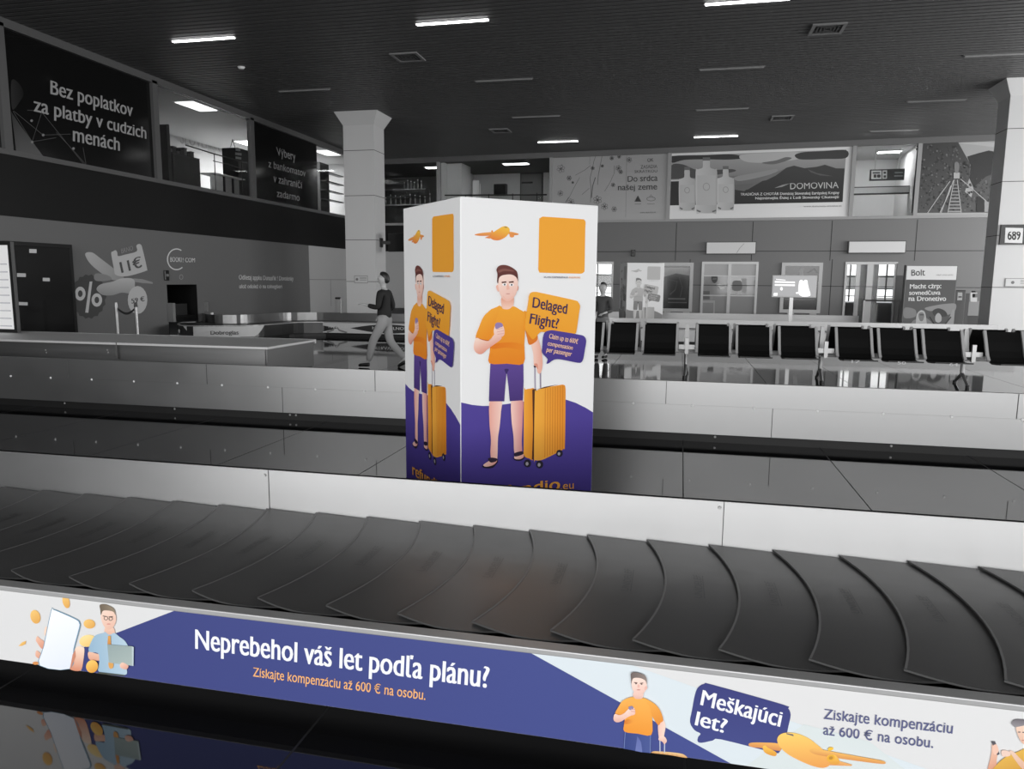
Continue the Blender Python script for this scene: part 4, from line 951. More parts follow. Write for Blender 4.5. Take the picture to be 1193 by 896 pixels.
def bottle(P, u, v, d, h, label, grp, m):
    mb = MB(); prof = ((0,.04),(.55,.04),(.68,.018),(1,.016)); 
    for (a, ra), (b2, rb_) in zip(prof[:-1], prof[1:]): mb.tube(P.P(u,v+a*h,d), P.P(u,v+b2*h,d), ra, 8, 0, rb_)
    t = thing('bottle', P.P(u, v, d), label, 'bottle', grp); obj('glass', mb, m, t); obj('cap', MB().tube(P.P(u,v+h,d), P.P(u,v+h+.03,d), .018, 8), WHITE, t)
GB = mat('bottle_glass', 120, .2); 
for k in range(10):
    bottle(BD, u0+.1+(u1+.4-u0)*k/10, v1-.7, .12, .3+.04*((k*3) % 4), 'bottle standing on the bar worktop behind glass', 'bottles on the bar worktop', GB)
for k in range(6):
    bottle(BD, u0+.9+.17*k, v1+.002, -.2, .3+.05*((k*5) % 3), 'bottle on the top shelf behind the bar glass', 'bottles on the bar top shelf', GB)
# corridor things
QC = Crop(Plane(BW.P(0,0,-4.49), R(-3.6)),440,170,5.681); CP = QC.P
(u0, v1), (u1, v0) = QC([(955,190), (1086,325)])
t = thing('corridor_door', CP.P((u0+u1)/2, vb-.3), 'grey door in the room behind the middle upper window', 'door')
obj('leaf', MB().pbox(CP, u0, u1, vb-.3, v1, 0, .05), mat('door_grey', 120, .5), t); obj('frame', MB().pbox(CP, u0-.07, u0, vb-.3, v1+.07, 0, .08).pbox(CP, u1, u1+.07, vb-.3, v1+.07, 0, .08).pbox(CP, u0, u1, v1, v1+.07, 0, .08), ROOMD, t)
(a, va), (b2, _) = QC([(958,246), (1030,248)]); obj('push_bar', MB().pbox(CP, a, b2, va-.04, va+.04, .05, .12), DARK, t)
(u0, v1), (u1, v0) = QC([(780,257), (862,330)])
t = thing('television', CP.P((u0+u1)/2, v0), 'small black television in the room behind the middle upper window', 'television'); obj('casing', MB().pbox(CP, u0, u1, v0, v1, .05, .3), DARK, t, bevel=.02); obj('screen', MB().pbox(CP, u0+.06, u1-.06, v0+.06, v1-.06, .3, .31), mat('tv_screen', 30, .2), t)
QN = Crop(Plane(BW.P(0,0,-.9), R(-3.6)),440,170,5.681); NP = QN.P
(u0, _), (u1, _) = QN([(414,200), (556,200)])
obj('corridor_pillar', MB().pbox(NP, u0, u1, vb-.3, CEIL-.15, -1.2, 0), mat('pillar_white', 215, .5), kind='structure')
(u0, v1), (u1, v0) = QN([(580,210), (632,330)])
t = thing('leaflet_stand', NP.P((u0+u1)/2, vb-.3, -1), 'leaflet stand with pale sheets beside the white pillar behind glass', 'stand')
obj('pole', MB().pbox(NP, (u0+u1)/2-.03, (u0+u1)/2+.03, vb-.3, v1-.2, -1.05, -1), BLK, t); obj('sheet', MB().pbox(NP, u0, u0+.3, v1-.75, v1, -1, -.98), WHITE, t); obj('sheet', MB().pbox(NP, u0+.34, u1, v1-.9, v1-.15, -1, -.98), WHITE, t)
t = thing('window_rail', NP.P(0, 0), 'dark handrail across the room behind the middle upper window', 'railing')
(a, va), (b2, vb2) = QN([(416,332), (1130,328)]); obj('rail', MB().tube(NP.P(a,va,.3), NP.P(b2,vb2,.3), .03, 8), DARK, t)
for k in range(5): q = a+(b2-a)*(k+.2)/4.6; obj('post', MB().tube(NP.P(q,vb-.3,.3), NP.P(q,va,.3), .02, 8), DARK, t)
# lobby sign and bulkhead
QL = Crop(Plane(BW.P(0,0,-1.2), R(-3.6)),985,150,5.736); LP = QL.P
obj('lobby_bulkhead', MB().pbox(LP, bm[4], bm[5], QL([(200,430)])[0][1], QL([(200,390)])[0][1], -.3, 0), mat('bulkhead', 200, .5), kind='structure')
obj('trim_20', MB().pbox(LP, bm[4], bm[5], QL([(200,436)])[0][1], QL([(200,430)])[0][1], -.3, .005).pbox(LP, bm[4], bm[5], QL([(200,392)])[0][1], QL([(200,386)])[0][1], -.3, .005), DARK, kind='structure')
(u0, v1), (u1, v0) = QL([(160,278), (384,346)])
t = thing('direction_sign', LP.P((u0+u1)/2, v0, .2), 'black hanging direction sign with white squares in the lobby window', 'sign')
obj('panel', MB().pbox(LP, u0, u1, v0, v1, .1, .2), BLK, t)
for x in (190, 350): u = QL([(x,300)])[0][0]; obj('hanger', MB().tube(LP.P(u,v1,.15), LP.P(u,CEIL-.1,.15), .012, 6), CHROME, t)
obj('pictograms', art_mesh(LP, [(QL([(167,285),(235,284),(234,340),(166,341)]), (205,205,205)), (QL([(241,284),(271,283),(270,338),(240,339)]), (205,205,205)), (QL([(176,296),(224,295),(224,304),(176,305)]), (40,40,40)), (QL([(182,310),(200,310),(200,332),(182,332)]), (40,40,40)), (S(QL([(206,312),(226,312),(226,330),(206,330)])), (40,40,40)), (QL([(248,292),(264,292),(264,306),(248,306)]), (40,40,40)), (QL([(248,316),(264,316),(264,332),(248,332)]), (40,40,40)),
    (QL([(322,294),(376,293),(376,302),(322,303)]), (150,150,150)), (QL([(318,316),(376,315),(376,324),(318,325)]), (150,150,150))], .203), INK, t)
# --- printed posters in the strip
GP = mat('map_poster_grey', 158, .3)
QM = Crop(BW,640,160,7.953)
t = film(BW, bm[2]+.07, bm[3]-.07, vb, vt, 'pale grey window poster with sketched map and flowers', GP)
mp = []
for pl, w_ in (([(430,165),(410,225),(395,300),(375,380),(385,470),(380,600)],4),([(488,168),(470,260),(452,350),(445,440)],4),([(600,260),(600,330),(560,420),(510,500)],3),([(425,370),(400,450),(388,560)],7),([(240,350),(330,300),(380,260)],3),([(280,370),(230,460),(180,560)],3),([(180,555),(150,600)],7),([(370,470),(300,530)],3),([(375,165),(372,250)],2),([(716,165),(706,740)],2)):
    mp.append((QM(stroke(pl, w_)), (96,96,96)))
random.seed(3)
for cx, cy, r in ((105,290,40),(182,377,24),(100,518,28),(200,600,34),(400,285,18),(445,580,42),(510,640,34),(740,208,26),(578,192,20),(645,178,18),(640,285,28),(590,440,20),(660,320,20),(600,665,26),(215,418,11),(490,265,14)):
    c = 70 if r < 25 else 100
    for k in range(6):
        a = k*60+cx; mp.append((QM(stroke(ell(cx+r*.5*math.cos(R(a)), cy+r*.5*math.sin(R(a)), r*.45, r*.3, a, 10)+[(cx+r*.5*math.cos(R(a))+r*.45*math.cos(R(a)), cy+r*.5*math.sin(R(a))+r*.45*math.sin(R(a)))], 3.5)), (c,c,c)))
    mp.append((QM(ell(cx, cy, r*.22, r*.22, 0, 8)), (80,80,80)))
tri_ = [(820,540),(850,595),(790,595),(820,540)]; mp.append((QM(stroke(tri_, 4)), (100,100,100))); mp.append((QM(stroke(ell(942,570,40,18)+[(982,570)], 4)), (100,100,100))); mp.append((QM(stroke([(930,550),(942,530),(956,552)], 4)), (100,100,100)))
for cx, y_, l in ((820,615,60),(940,615,70)): mp.append((QM([(cx-l/2,y_),(cx+l/2,y_),(cx+l/2,y_+5),(cx-l/2,y_+5)]), (120,120,120)))
obj('printed_sketches', art_mesh(BW, mp, -.037, .0001), INK, t)
obj('printed_text', text_mesh(BW, [('OK', *QM([(908,228),(965,224),(908,196)]), (75,75,75), .01), ('ZASADIA', *QM([(845,290),(1000,284),(845,258)]), (85,85,85), .0), ('SKRATKOU', *QM([(788,330),(1000,324),(788,305)]), (85,85,85), .0), ('Do srdca', *QM([(726,412),(1002,402),(726,360)]), (62,62,62), .01), ('našej zeme', *QM([(636,490),(998,482),(636,440)]), (62,62,62), .01), ('www.dosrdca.sk', *QM([(838,704),(986,700),(838,690)]), (100,100,100), 0)], -.02), INK, t)
QD = Crop(BW,775,160,5.423)
t = film(BW, bm[3]+.07, bm[4]-.07, vb, vt, 'white framed window poster with three bottles before a mountain', mat('white_poster', 222, .3))
cl = [(QD([(42,116),(1146,76),(1120,408),(28,430)]), ((60,60,60),(166,166,166),90)),
    (S(QD([(44,118),(250,112),(420,106),(500,128),(400,140),(250,138),(120,142),(44,160)])), (52,52,52)), (S(QD([(40,175),(110,170),(200,205),(320,205),(420,200),(440,215),(300,240),(120,265),(36,262)])), (78,78,78)),
    (S(QD([(480,110),(700,95),(830,92),(900,120),(760,150),(600,160),(500,150)])), (186,186,186)), (S(QD([(820,110),(880,92),(1000,86),(1144,80),(1142,130),(1000,136),(900,140),(840,135)])), (64,64,64)), (S(QD([(610,160),(700,145),(760,125),(800,130),(760,150),(680,170)])), (110,110,110)),
    (QD([(36,262),(700,230),(1132,230),(1122,408),(28,430)]), ((120,120,120),(84,84,84),-90)),
    (S(QD([(440,250),(560,225),(700,200),(690,225),(560,260),(460,275)])), (150,150,150)), (QD([(36,268),(95,266),(95,275),(36,277)]), (210,210,210)), (QD([(30,280),(90,278),(84,428),(27,430)]), (40,40,40)),
    (QD([(440,330),(520,330),(640,260),(770,190),(815,178),(880,194),(960,185),(1010,172),(1080,195),(1134,196),(1121,408),(440,420)]), ((66,66,66),(34,34,34),-90)),
    (QD([(580,280),(660,235),(760,196),(700,240),(640,270)]), (120,120,120)), (QD([(900,200),(960,225),(1060,245),(980,240),(920,220)]), (90,90,90)), (QD([(690,320),(740,300),(790,290),(740,312)]), (150,150,150)), (QD([(440,300),(560,290),(500,340),(440,330)]), (104,104,104))]
for cx, y0_, y1_, hw in ((138,190,462,52),(382,185,460,54),(260,130,478,68)):
    cl += [(S(QD([(cx-hw,y0_+90),(cx-hw*.8,y0_+72),(cx-hw*.35,y0_+60),(cx-hw*.3,y0_+15),(cx+hw*.3,y0_+15),(cx+hw*.35,y0_+60),(cx+hw*.8,y0_+72),(cx+hw,y0_+90),(cx+hw*.96,y1_-16),(cx+hw*.6,y1_),(cx-hw*.6,y1_),(cx-hw*.96,y1_-16)]),3), ((205,205,205),(176,176,176),0)),
        (QD([(cx-hw*.34,y0_-4),(cx+hw*.34,y0_-4),(cx+hw*.34,y0_+16),(cx-hw*.34,y0_+16)]), (108,108,108)), (QD([(cx-hw*.86,y0_+110),(cx+hw*.86,y0_+110),(cx+hw*.86,y1_-50),(cx-hw*.86,y1_-50)]), (190,190,190)),
        (QD([(cx-hw*.9,y1_-22),(cx-hw*.5,y1_-12),(cx-hw*.6,y1_-4),(cx-hw*.9,y1_-12)]), (110,110,110)), (QD([(cx+hw*.9,y1_-22),(cx+hw*.5,y1_-12),(cx+hw*.6,y1_-4),(cx+hw*.9,y1_-12)]), (110,110,110)),
        (QD(stroke(ell(cx,(y0_+y1_)/2+8,hw*.3,hw*.34,0,14)+[(cx+hw*.3,(y0_+y1_)/2+8)],4)), (150,150,150))]
obj('printed_landscape', art_mesh(BW, cl, -.037, .0003), INK, t)
obj('printed_text', text_mesh(BW, [('DOMOVINA', *QD([(790,328),(1096,320),(790,290)]), (196,196,196), .0), ('TRADIČNÁ Z CHOTÁR Domácej Slovenskej Európskej Krajiny', *QD([(476,368),(1100,358),(476,352)]), (222,222,222), .02), ('Najznámejšia Ďalej z Ľudí Slovensky Chutnejší', *QD([(570,392),(1098,384),(570,377)]), (222,222,222), .02), ('www.domovina-slovakia.sk', *QD([(875,441),(1116,437),(875,432)]), (110,110,110), .0)], -.02), INK, t)
QG = Crop(BW,985,150,5.736)
t = film(BW, bm[5]+.07, BW.px(1185,250)[0], vb, vt, 'window photo of a rope footbridge among trees beside the right column', mat('photo_sky', 160, .3))
g = [(QG([(484,95),(755,88),(800,170),(835,230),(830,330),(800,420),(960,560),(440,562)]), ((58,58,58),(86,86,86),-60)),
    (QG([(815,185),(880,165),(960,144),(1000,152),(1040,170),(1030,300),(930,330),(860,400),(830,330),(838,240)]), (52,52,52)), (QG([(860,390),(940,320),(1035,280),(1020,560),(820,560)]), (84,84,84)), (S(QG([(770,95),(900,110),(1000,120),(1000,95),(860,90)])), (176,176,176))]
random.seed(5)
for k in range(520):
    x = random.uniform(470, 990); y_ = random.uniform(110, 550)
    if x > 790 and y_ < 330 and x > 835: continue
    if x > 755 and y_ < 190: continue
    r = random.uniform(3, 9); c = random.choice((42,48,54,62,74,84,98,108)); g.append((QG([(x+r*random.uniform(.6,1.2)*math.cos(a_*.785), y_+r*random.uniform(.6,1.2)*math.sin(a_*.785)) for a_ in range(8)]), (c,c,c)))
for pl in ([(700,350),(620,460),(550,562)],[(722,345),(690,440),(632,560)],[(728,340),(708,440),(685,560)],[(748,340),(760,440),(775,560)],[(770,335),(830,385),(960,500)],[(705,380),(640,562)]): g.append((QG(stroke(pl,5)), (176,176,176)))
for k in range(9): y_ = 372+22*k; f = (y_-340)/220; g.append((QG([(728-42*f,y_),(748+27*f,y_),(748+27*f,y_+4+6*f),(728-42*f,y_+4+6*f)]), (150,150,150)))
g += [(QG([(724,292),(764,292),(764,332),(724,332)]), (170,170,170)), (S(QG([(728,235),(745,220),(762,240),(755,290),(734,290)])), (120,120,120)), (QG([(880,450),(925,470),(925,555),(875,555)]), (44,44,44)), (QG([(930,480),(960,490),(955,555),(930,555)]), (150,150,150))]
obj('printed_photo', art_mesh(BW, g, -.037, .00004), INK, t)

# ================================================================== back wall at ground level
def lightbox(x0, y0, x1, y1, label):
    (u0, v1), (u1, v0) = BW.px(x0, y0), BW.px(x1, y1); t = thing('sign_box', BW.P((u0+u1)/2, v0), label, 'sign')
    obj('case', MB().pbox(BW, u0, u1, v0, v1, .005, .16), mat('sign_case', 70, .4), t); obj('face', MB().pbox(BW, u0+.03, u1-.03, v0+.03, v1-.03, .16, .18), mat('sign_face', 205, .35, emit=(1,1,1), estr=.04), t); return t, u0, u1, v0, v1
t, u0, u1, v0, v1 = lightbox(823, 282, 880.5, 296.3, 'blank pale sign box above the grey double door')
obj('crack', art_mesh(BW, [([(u0+(u1-u0)*a, v0+(v1-v0)*b2) for a, b2 in stroke([(.62,.1),(.68,.5),(.76,.85)], .012)], (150,150,150))], .183), INK, t)
lightbox(988, 281, 1054, 295.3, 'blank pale sign box above the bright glass entrance, right of the other')
p = BW.px(738, 294.5); t = thing('wall_camera', BW.P(*p), 'tiny black box on the back wall above the far advert box', 'camera')
obj('body', MB().pbox(BW, p[0]-.08, p[0]+.08, p[1]-.14, p[1]+.12, .005, .12), BLK, t, bevel=.02); obj('lens', MB().tube(BW.P(p[0],p[1],.12), BW.P(p[0],p[1],.14), .04, 10), BLACK, t)
def framed(x0, y0, x1, y1, label, shapes):
    (u0, v1), (u1, v0) = BW.px(x0, y0), BW.px(x1, y1); w_ = .13; t = thing('framed_poster', BW.P((u0+u1)/2, v0), label, 'poster', None)
    obj('frame', MB().pbox(BW, u0, u1, v0, v0+w_, .005, .09).pbox(BW, u0, u1, v1-w_, v1, .005, .09).pbox(BW, u0, u0+w_, v0+w_, v1-w_, .005, .09).pbox(BW, u1-w_, u1, v0+w_, v1-w_, .005, .09), mat('poster_frame', 172, .4, .2), t)
    q = lambda pts: [(u0+(u1-u0)*a, v1-(v1-v0)*b2) for a, b2 in pts]
    obj('backing', MB().pbox(BW, u0+w_, u1-w_, v0+w_, v1-w_, .005, .05), mat('poster_dark', 40, .15), t); obj('printed_picture', art_mesh(BW, [(q(p_), c) for p_, c in shapes], .052), INKG, t)
    for a in (.2, .75): obj('hinge', MB().pbox(BW, u0+(u1-u0)*a, u0+(u1-u0)*a+.25, v0-.06, v0, .01, .07), mat('poster_frame', 172, .4, .2), t)
    return t, q
framed(768, 306, 806, 363.5, 'framed dark map poster half hidden behind the far advert box', [([(.1,.1),(.9,.1),(.9,.26),(.5,.22),(.1,.3)], (150,150,150)), (stroke([(.3,.35),(.55,.38),(.5,.55),(.35,.65)],.03), (84,84,84)), (stroke([(.6,.3),(.7,.5),(.65,.7)],.02), (84,84,84)), ([(.3,.72),(.8,.72),(.8,.75),(.3,.75)], (110,110,110)), ([(.3,.8),(.85,.8),(.85,.82),(.3,.82)], (100,100,100))])
framed(911, 306, 955, 365, 'framed dark poster partly behind the bright screen on a pole', [([(.46,.1),(.56,.1),(.54,.27),(.44,.27)], (120,120,120)), (stroke([(.65,.2),(.8,.12),(.88,.2)],.03), (70,70,70)), ([(.12,.72),(.85,.72),(.85,.74),(.12,.74)], (110,110,110))])
# doors
DF = mat('door_frame_alu', 168, .35, .3); DG = mat('frosted_glass', 150, .25); DGD = mat('frosted_glass_low', 122, .3)
(u0, vt_), (u1, _) = d1
D1 = obj('door_1', MB().pbox(BW, u0, u0+.09, 0, DZ, -.1, .04).pbox(BW, u1-.09, u1, 0, DZ, -.1, .04).pbox(BW, u0+.09, u1-.09, DZ-.09, DZ, -.1, .04).pbox(BW, (u0+u1)/2-.06, (u0+u1)/2+.06, 0, DZ-.09, -.1, .03), DF, kind='structure', label='grey glazed double door in the back wall')
um = (u0+u1)/2; vm1, vm0 = BW.px(850, 321.5)[1], BW.px(850, 344.5)[1]
for a, b2 in ((u0+.09, um-.06), (um+.06, u1-.09)):
    obj('lower_panel', MB().pbox(BW, a, b2, .02, vm0, -.06, -.02), DGD, D1); obj('glazing', MB().pbox(BW, a, b2, vm0, vm1, -.05, -.03), mat('tinted_glazing', 132, .08), D1); obj('upper_panel', MB().pbox(BW, a, b2, vm1, DZ-.09, -.06, -.02), DG, D1)
    obj('glazing_bar', MB().pbox(BW, a, b2, vm1-.02, vm1+.02, -.06, -.01).pbox(BW, a, b2, vm0-.02, vm0+.02, -.06, -.01), DF, D1)
QO = Crop(BW,800,280,8.96)
obj('sticker', art_mesh(BW, [(S(QO([(258,375),(290,368),(322,376),(318,425),(290,448),(264,425)])), (70,70,70)), (QO([(270,400),(312,398),(312,406),(270,408)]), (120,120,120))], -.015), INK, D1)
obj('paper_notice', art_mesh(BW, [(QO([(450,520),(512,522),(512,562),(450,560)]), (196,196,196)), (QO([(540,526),(572,526),(572,562),(540,562)]), (196,196,196)), (QO([(300,468),(345,455),(398,466),(340,482)]), (225,225,225)), (QO([(335,488),(398,482),(398,508),(350,510)]), (225,225,225)), (QO([(575,395),(628,400),(625,545),(578,545)]), (166,166,166)), (S(QO([(485,430),(570,430),(570,520),(480,520)])), (118,118,118))], -.02), INK, D1)
obj('side_panel', art_mesh(BW, [(QO([(160,630),(296,628),(292,760),(276,760),(278,652),(160,652)]), (165,165,165)), (QO([(165,530),(240,530),(240,615),(165,615)]), (96,96,96))], -.012), INK, D1)
SKY = mat('daylight_pane', 255, .5, emit=(1, 1, 1), estr=1.5)
def bright_door(name, dd, label, leafs):
    (u0, _), (u1, _) = dd
    D = obj(name, MB().pbox(BW, u0, u0+.08, 0, DZ, -.12, .04).pbox(BW, u1-.08, u1, 0, DZ, -.12, .04).pbox(BW, u0+.08, u1-.08, DZ-.1, DZ, -.12, .04), DF, kind='structure', label=label)
    for a, b2 in leafs: obj('stile', MB().pbox(BW, u0+(u1-u0)*a, u0+(u1-u0)*b2, 0, DZ-.1, -.08, .0), DF, D)
    obj('glazing', MB().pbox(BW, u0+.08, u1-.08, .05, DZ-.1, -.07, -.06), GLASS, D)
    return D, u0, u1
D2, u0, u1 = bright_door('door_2', d2, 'bright glass entrance with daylight behind it', ((.43,.55),(.22,.30)))
obj('stile', MB().pbox(BW, u0+(u1-u0)*.30, u0+(u1-u0)*.43, 0, DZ-.1, -.1, -.09), mat('grey_leaf', 92, .4), D2); obj('stile', MB().pbox(BW, u0+(u1-u0)*.55, u0+(u1-u0)*.66, 0, DZ-.1, -.1, -.09), mat('grey_leaf', 92, .4), D2)
D0, a0_, b0_ = bright_door('door_3', d0, 'glass door beside the display box, daylight behind it', ())
# vestibule and outer windows behind the doors
ua, ub = a0_-.6, u1+1.2
obj('floor_vestibule', MB().pbox(BW, ua, ub, -.1, -.002, -3.2, -.2), mat('vestibule_floor', 120, .3), kind='structure'); obj('ceiling_vestibule', MB().pbox(BW, ua, ub, DZ+.3, DZ+.4, -3.2, -.2), ROOMW, kind='structure')
obj('wall_vestibule', MB().pbox(BW, ua, ub, 0, .9, -3.2, -3.1).pbox(BW, ua, b0_-.0, DZ+.0, DZ+.3, -3.2, -3.1), mat('vestibule_wall', 112, .6), kind='structure')
VP = Plane(BW.P(0,0,-3.05), R(-3.6))
for i, (x0, x1) in enumerate(((676,717),(980,1001),(1020,1046))):
    (a, _), (b2, _) = VP.px(x0, 320), VP.px(x1, 320)
    SH = mat('frosted_daylight', 200, .5, emit=(1,1,1), estr=.28)  # weak glow in the material stands in for daylight through the shade
    o = obj('window_%d' % (6+i), MB().pbox(VP, a, b2, .95, DZ+.2, -.02, 0), SKY, kind='structure')
    obj('glazing_bar', MB().pbox(VP, a, b2, 1.15, 1.19, 0, .04).pbox(VP, a, b2, 1.45, 1.5, 0, .04).pbox(VP, a, b2, 1.95, 2.02, 0, .04).pbox(VP, (a+b2)/2-.03, (a+b2)/2+.03, .95, DZ+.2, 0, .04), DF, o)
    obj('roller_shade', MB().pbox(VP, a, b2, 1.5, 1.95, 0, .015), SH, o)
    if i == 2: obj('lower_frost', MB().pbox(VP, a, b2, .95, 1.12, 0, .02), SH, o)
(u0b, v1), (u1b, v0) = BW.px(1003, 306), BW.px(1003, 306)
# little black barrier and dark noticeboard by the entrance
P_ = Plane(BW.P(0,0,.8), R(-3.6)); (a, va), (b2, _) = P_.px(1007, 350), P_.px(1049, 349)
t = thing('door_barrier', P_.P(a, 0), 'thin black barrier rail standing before the bright entrance', 'barrier')
obj('rail', MB().pbox(P_, a, b2, va-.03, va+.03, -.02, .02), BLK, t); obj('post', MB().pbox(P_, a-.03, a+.03, 0, va, -.03, .03), CHROME, t); obj('post', MB().pbox(P_, b2-.03, b2+.03, 0, va, -.03, .03), BLK, t)
(a, v1), (b2, _) = BW.px(1045, 307), BW.px(1053, 307)
t = thing('notice_pillar', BW.P((a+b2)/2, 0, .1), 'narrow dark board between the bright entrance and the tall advert stand', 'board')
obj('lower_board', MB().pbox(BW, a, b2, 0, 2.0, .005, .12), mat('dark_board', 44, .4), t); obj('upper_board', MB().pbox(BW, a, b2, 2.0, v1, .005, .1), mat('mid_board', 110, .4), t)
# screen on a pole
MP = Plane((0, 22.6, 0), R(-3))
(u0, v1), (u1, v0) = MP.px(900, 320.5), MP.px(950.5, 347)
t = thing('screen_stand', MP.P((u0+u1)/2, 0), 'bright advertising screen on a steel pole behind the seats', 'screen')
obj('casing', MB().pbox(MP, u0, u1, v0, v1, -.1, 0), mat('screen_case', 190, .4), t, bevel=.01)
obj('display', MB().pbox(MP, u0+.03, u1-.03, v0+.04, v1-.03, 0, .012), mat('lit_screen', 130, .4, emit=(.62,.62,.64), estr=.4), t)
QS = Crop(MP,880,300,9.942)
WH = mat('lit_screen_white', 235, .4, emit=(1,1,1), estr=.55)
pic = art_mesh(MP, [(S(QS([(500,330),(510,275),(535,258),(555,275),(575,258),(602,268),(610,320),(622,370),(636,440),(560,455),(520,440),(498,410)])), (255,255,255)), (QS([(225,272),(458,280),(458,298),(225,292)]), (250,250,250)), (QS([(225,308),(458,312),(458,332),(225,328)]), (250,250,250)), (QS(ell(302,362,16,20)), (230,230,230)), (QS([(212,412),(258,410),(256,442),(210,444)]), (225,225,225)), (QS([(240,248),(350,258),(350,266),(240,258)]), (225,225,225)), (S(QS([(470,405),(495,400),(492,420),(472,418)])), (250,250,250))], .014)
obj('screen_picture', pic, WH, t)
um = MP.px(922, 350)[0]
obj('pole', MB().pbox(MP, um-.05, um+.05, 0.02, v0, -.08, -.02), CHROME, t); obj('base', MB().pbox(MP, um-.3, um+.3, 0, .03, -.3, .25), STEELD, t)
# taxi poster stand
TP = Plane((0, 22.9, 0), R(-2)); QT = Crop(TP,1040,290,8.844)
(u0, v1), (u1, _) = QT([(142,168), (674,172)])
t = thing('advert_stand', TP.P((u0+u1)/2, 0), 'tall grey advert stand with white heading and two people pictured', 'advert stand')
obj('body', MB().pbox(TP, u0, u1, 0, v1, -.25, 0), mat('stand_grey', 98, .4), t)
hv = QT([(400,318)])[0][1]
obj('printed_picture', art_mesh(TP, [([(u0+.02,hv),(u1-.02,hv),(u1-.02,v1-.02),(u0+.02,v1-.02)], (226,226,226)), ([(u0+.02,.1),(u1-.02,.1),(u1-.02,hv),(u0+.02,hv)], (84,84,84)),
    (S(QT([(330,610),(450,580),(560,565),(650,568),(640,640),(560,680),(450,640),(380,640)])), (140,140,140)), (S(QT([(120,610),(200,612),(240,640),(230,700),(120,710)])), (128,128,128)), (S(QT([(410,640),(470,612),(540,640),(560,690),(480,700),(430,690)])), (58,58,58)),
    (QT([(620,620),(640,640),(620,860),(380,860),(560,760)]), (150,150,150)),
    (S(QT([(150,850),(200,750),(250,720),(300,690),(360,720),(420,780),(430,850),(400,900),(160,900)])), (126,126,126)), (S(QT([(240,740),(250,670),(290,632),(330,650),(345,720),(350,800),(330,860),(240,860)])), (176,176,176)), (S(QT([(265,690),(275,660),(310,655),(325,690),(310,740),(280,740)])), (120,120,120)), (QT([(278,675),(320,675),(320,684),(278,684)]), (50,50,50)),
    (S(QT([(440,690),(470,660),(500,690),(500,740),(470,760),(440,740)])), (170,170,170)), (QT(stroke([(380,700),(425,770),(410,840)],12)), (40,40,40)), (QT(stroke([(600,700),(520,800),(480,860)],14)), (60,60,60))], .003), INK, t)
obj('printed_text', text_mesh(TP, [('Bolt', *QT([(192,278),(332,274),(192,216)]), (60,60,60), .01), ('Hlaď svoju jazdu', *QT([(450,276),(622,274),(450,262)]), (150,150,150), 0), ('Macht cžrp:', *QT([(178,410),(498,406),(178,364)]), (222,222,222), .03), ('sovnedčuva', *QT([(170,474),(490,472),(170,432)]), (222,222,222), .03), ('na Dronetivo', *QT([(165,536),(548,536),(165,490)]), (222,222,222), .03)], .008), INK, t)
# things beside the right column
FPL = Plane((0, 27.3, 0), R(-3)); QF = Crop(FPL,1090,320,11.2)
(u0, v1), (u1, _) = QF([(215,200), (402,200)])
t = thing('ticket_machine', FPL.P((u0+u1)/2, 0), 'dark upright machine with pale notices right of the tall advert stand', 'machine')
obj('body', MB().pbox(FPL, u0-.5, u1, 0, v1, -.3, 0), mat('machine_dark', 58, .4), t, bevel=.02)
obj('side_fin', MB().pbox(FPL, u1, u1+.12, .4, v1-.1, -.3, -.05), BLK, t)
(a, va), (b2, vb_) = QF([(190,125), (248,208)]); obj('top_box', MB().pbox(FPL, a, b2, v1, va, -.3, -.05), BLK, t); obj('top_lamp', MB().pbox(FPL, b2, b2+.04, v1+.05, va-.1, -.25, -.1), WHITE, t)
obj('pale_notice', art_mesh(FPL, [(QF([(290,232),(350,232),(346,334),(282,334)]), (176,176,176)), (QF([(296,282),(342,282),(342,300),(296,300)]), (70,70,70)), (QF([(188,228),(236,226),(232,262),(190,262)]), (150,150,150)), (QF([(196,280),(218,280),(216,325),(196,325)]), (130,130,130))], .004), INK, t)
(u0, v1), (u1, v0) = QF([(400,345), (562,545)])
t = thing('grey_locker', FPL.P((u0+u1)/2, 0), 'light grey wall locker with white notice beside the right column', 'locker')
obj('plinth', MB().pbox(FPL, u0-.02, u1+.3, 0, v0, -.8, -.36), mat('locker_plinth', 60, .5), t); obj('body', MB().pbox(FPL, u0, u1+.3, v0, v1, -.8, -.34), mat('locker_grey', 140, .5), t, bevel=.01); obj('upper', MB().pbox(FPL, u0+.35, u1+.3, v1, QF([(500,215)])[0][1], -.8, -.4), mat('locker_upper', 112, .5), t)
obj('white_notice', art_mesh(FPL, [(QF([(500,235),(588,235),(586,250),(524,252),(522,300),(586,300),(584,358),(496,358)]), (205,205,205))], -.33), INK, t)

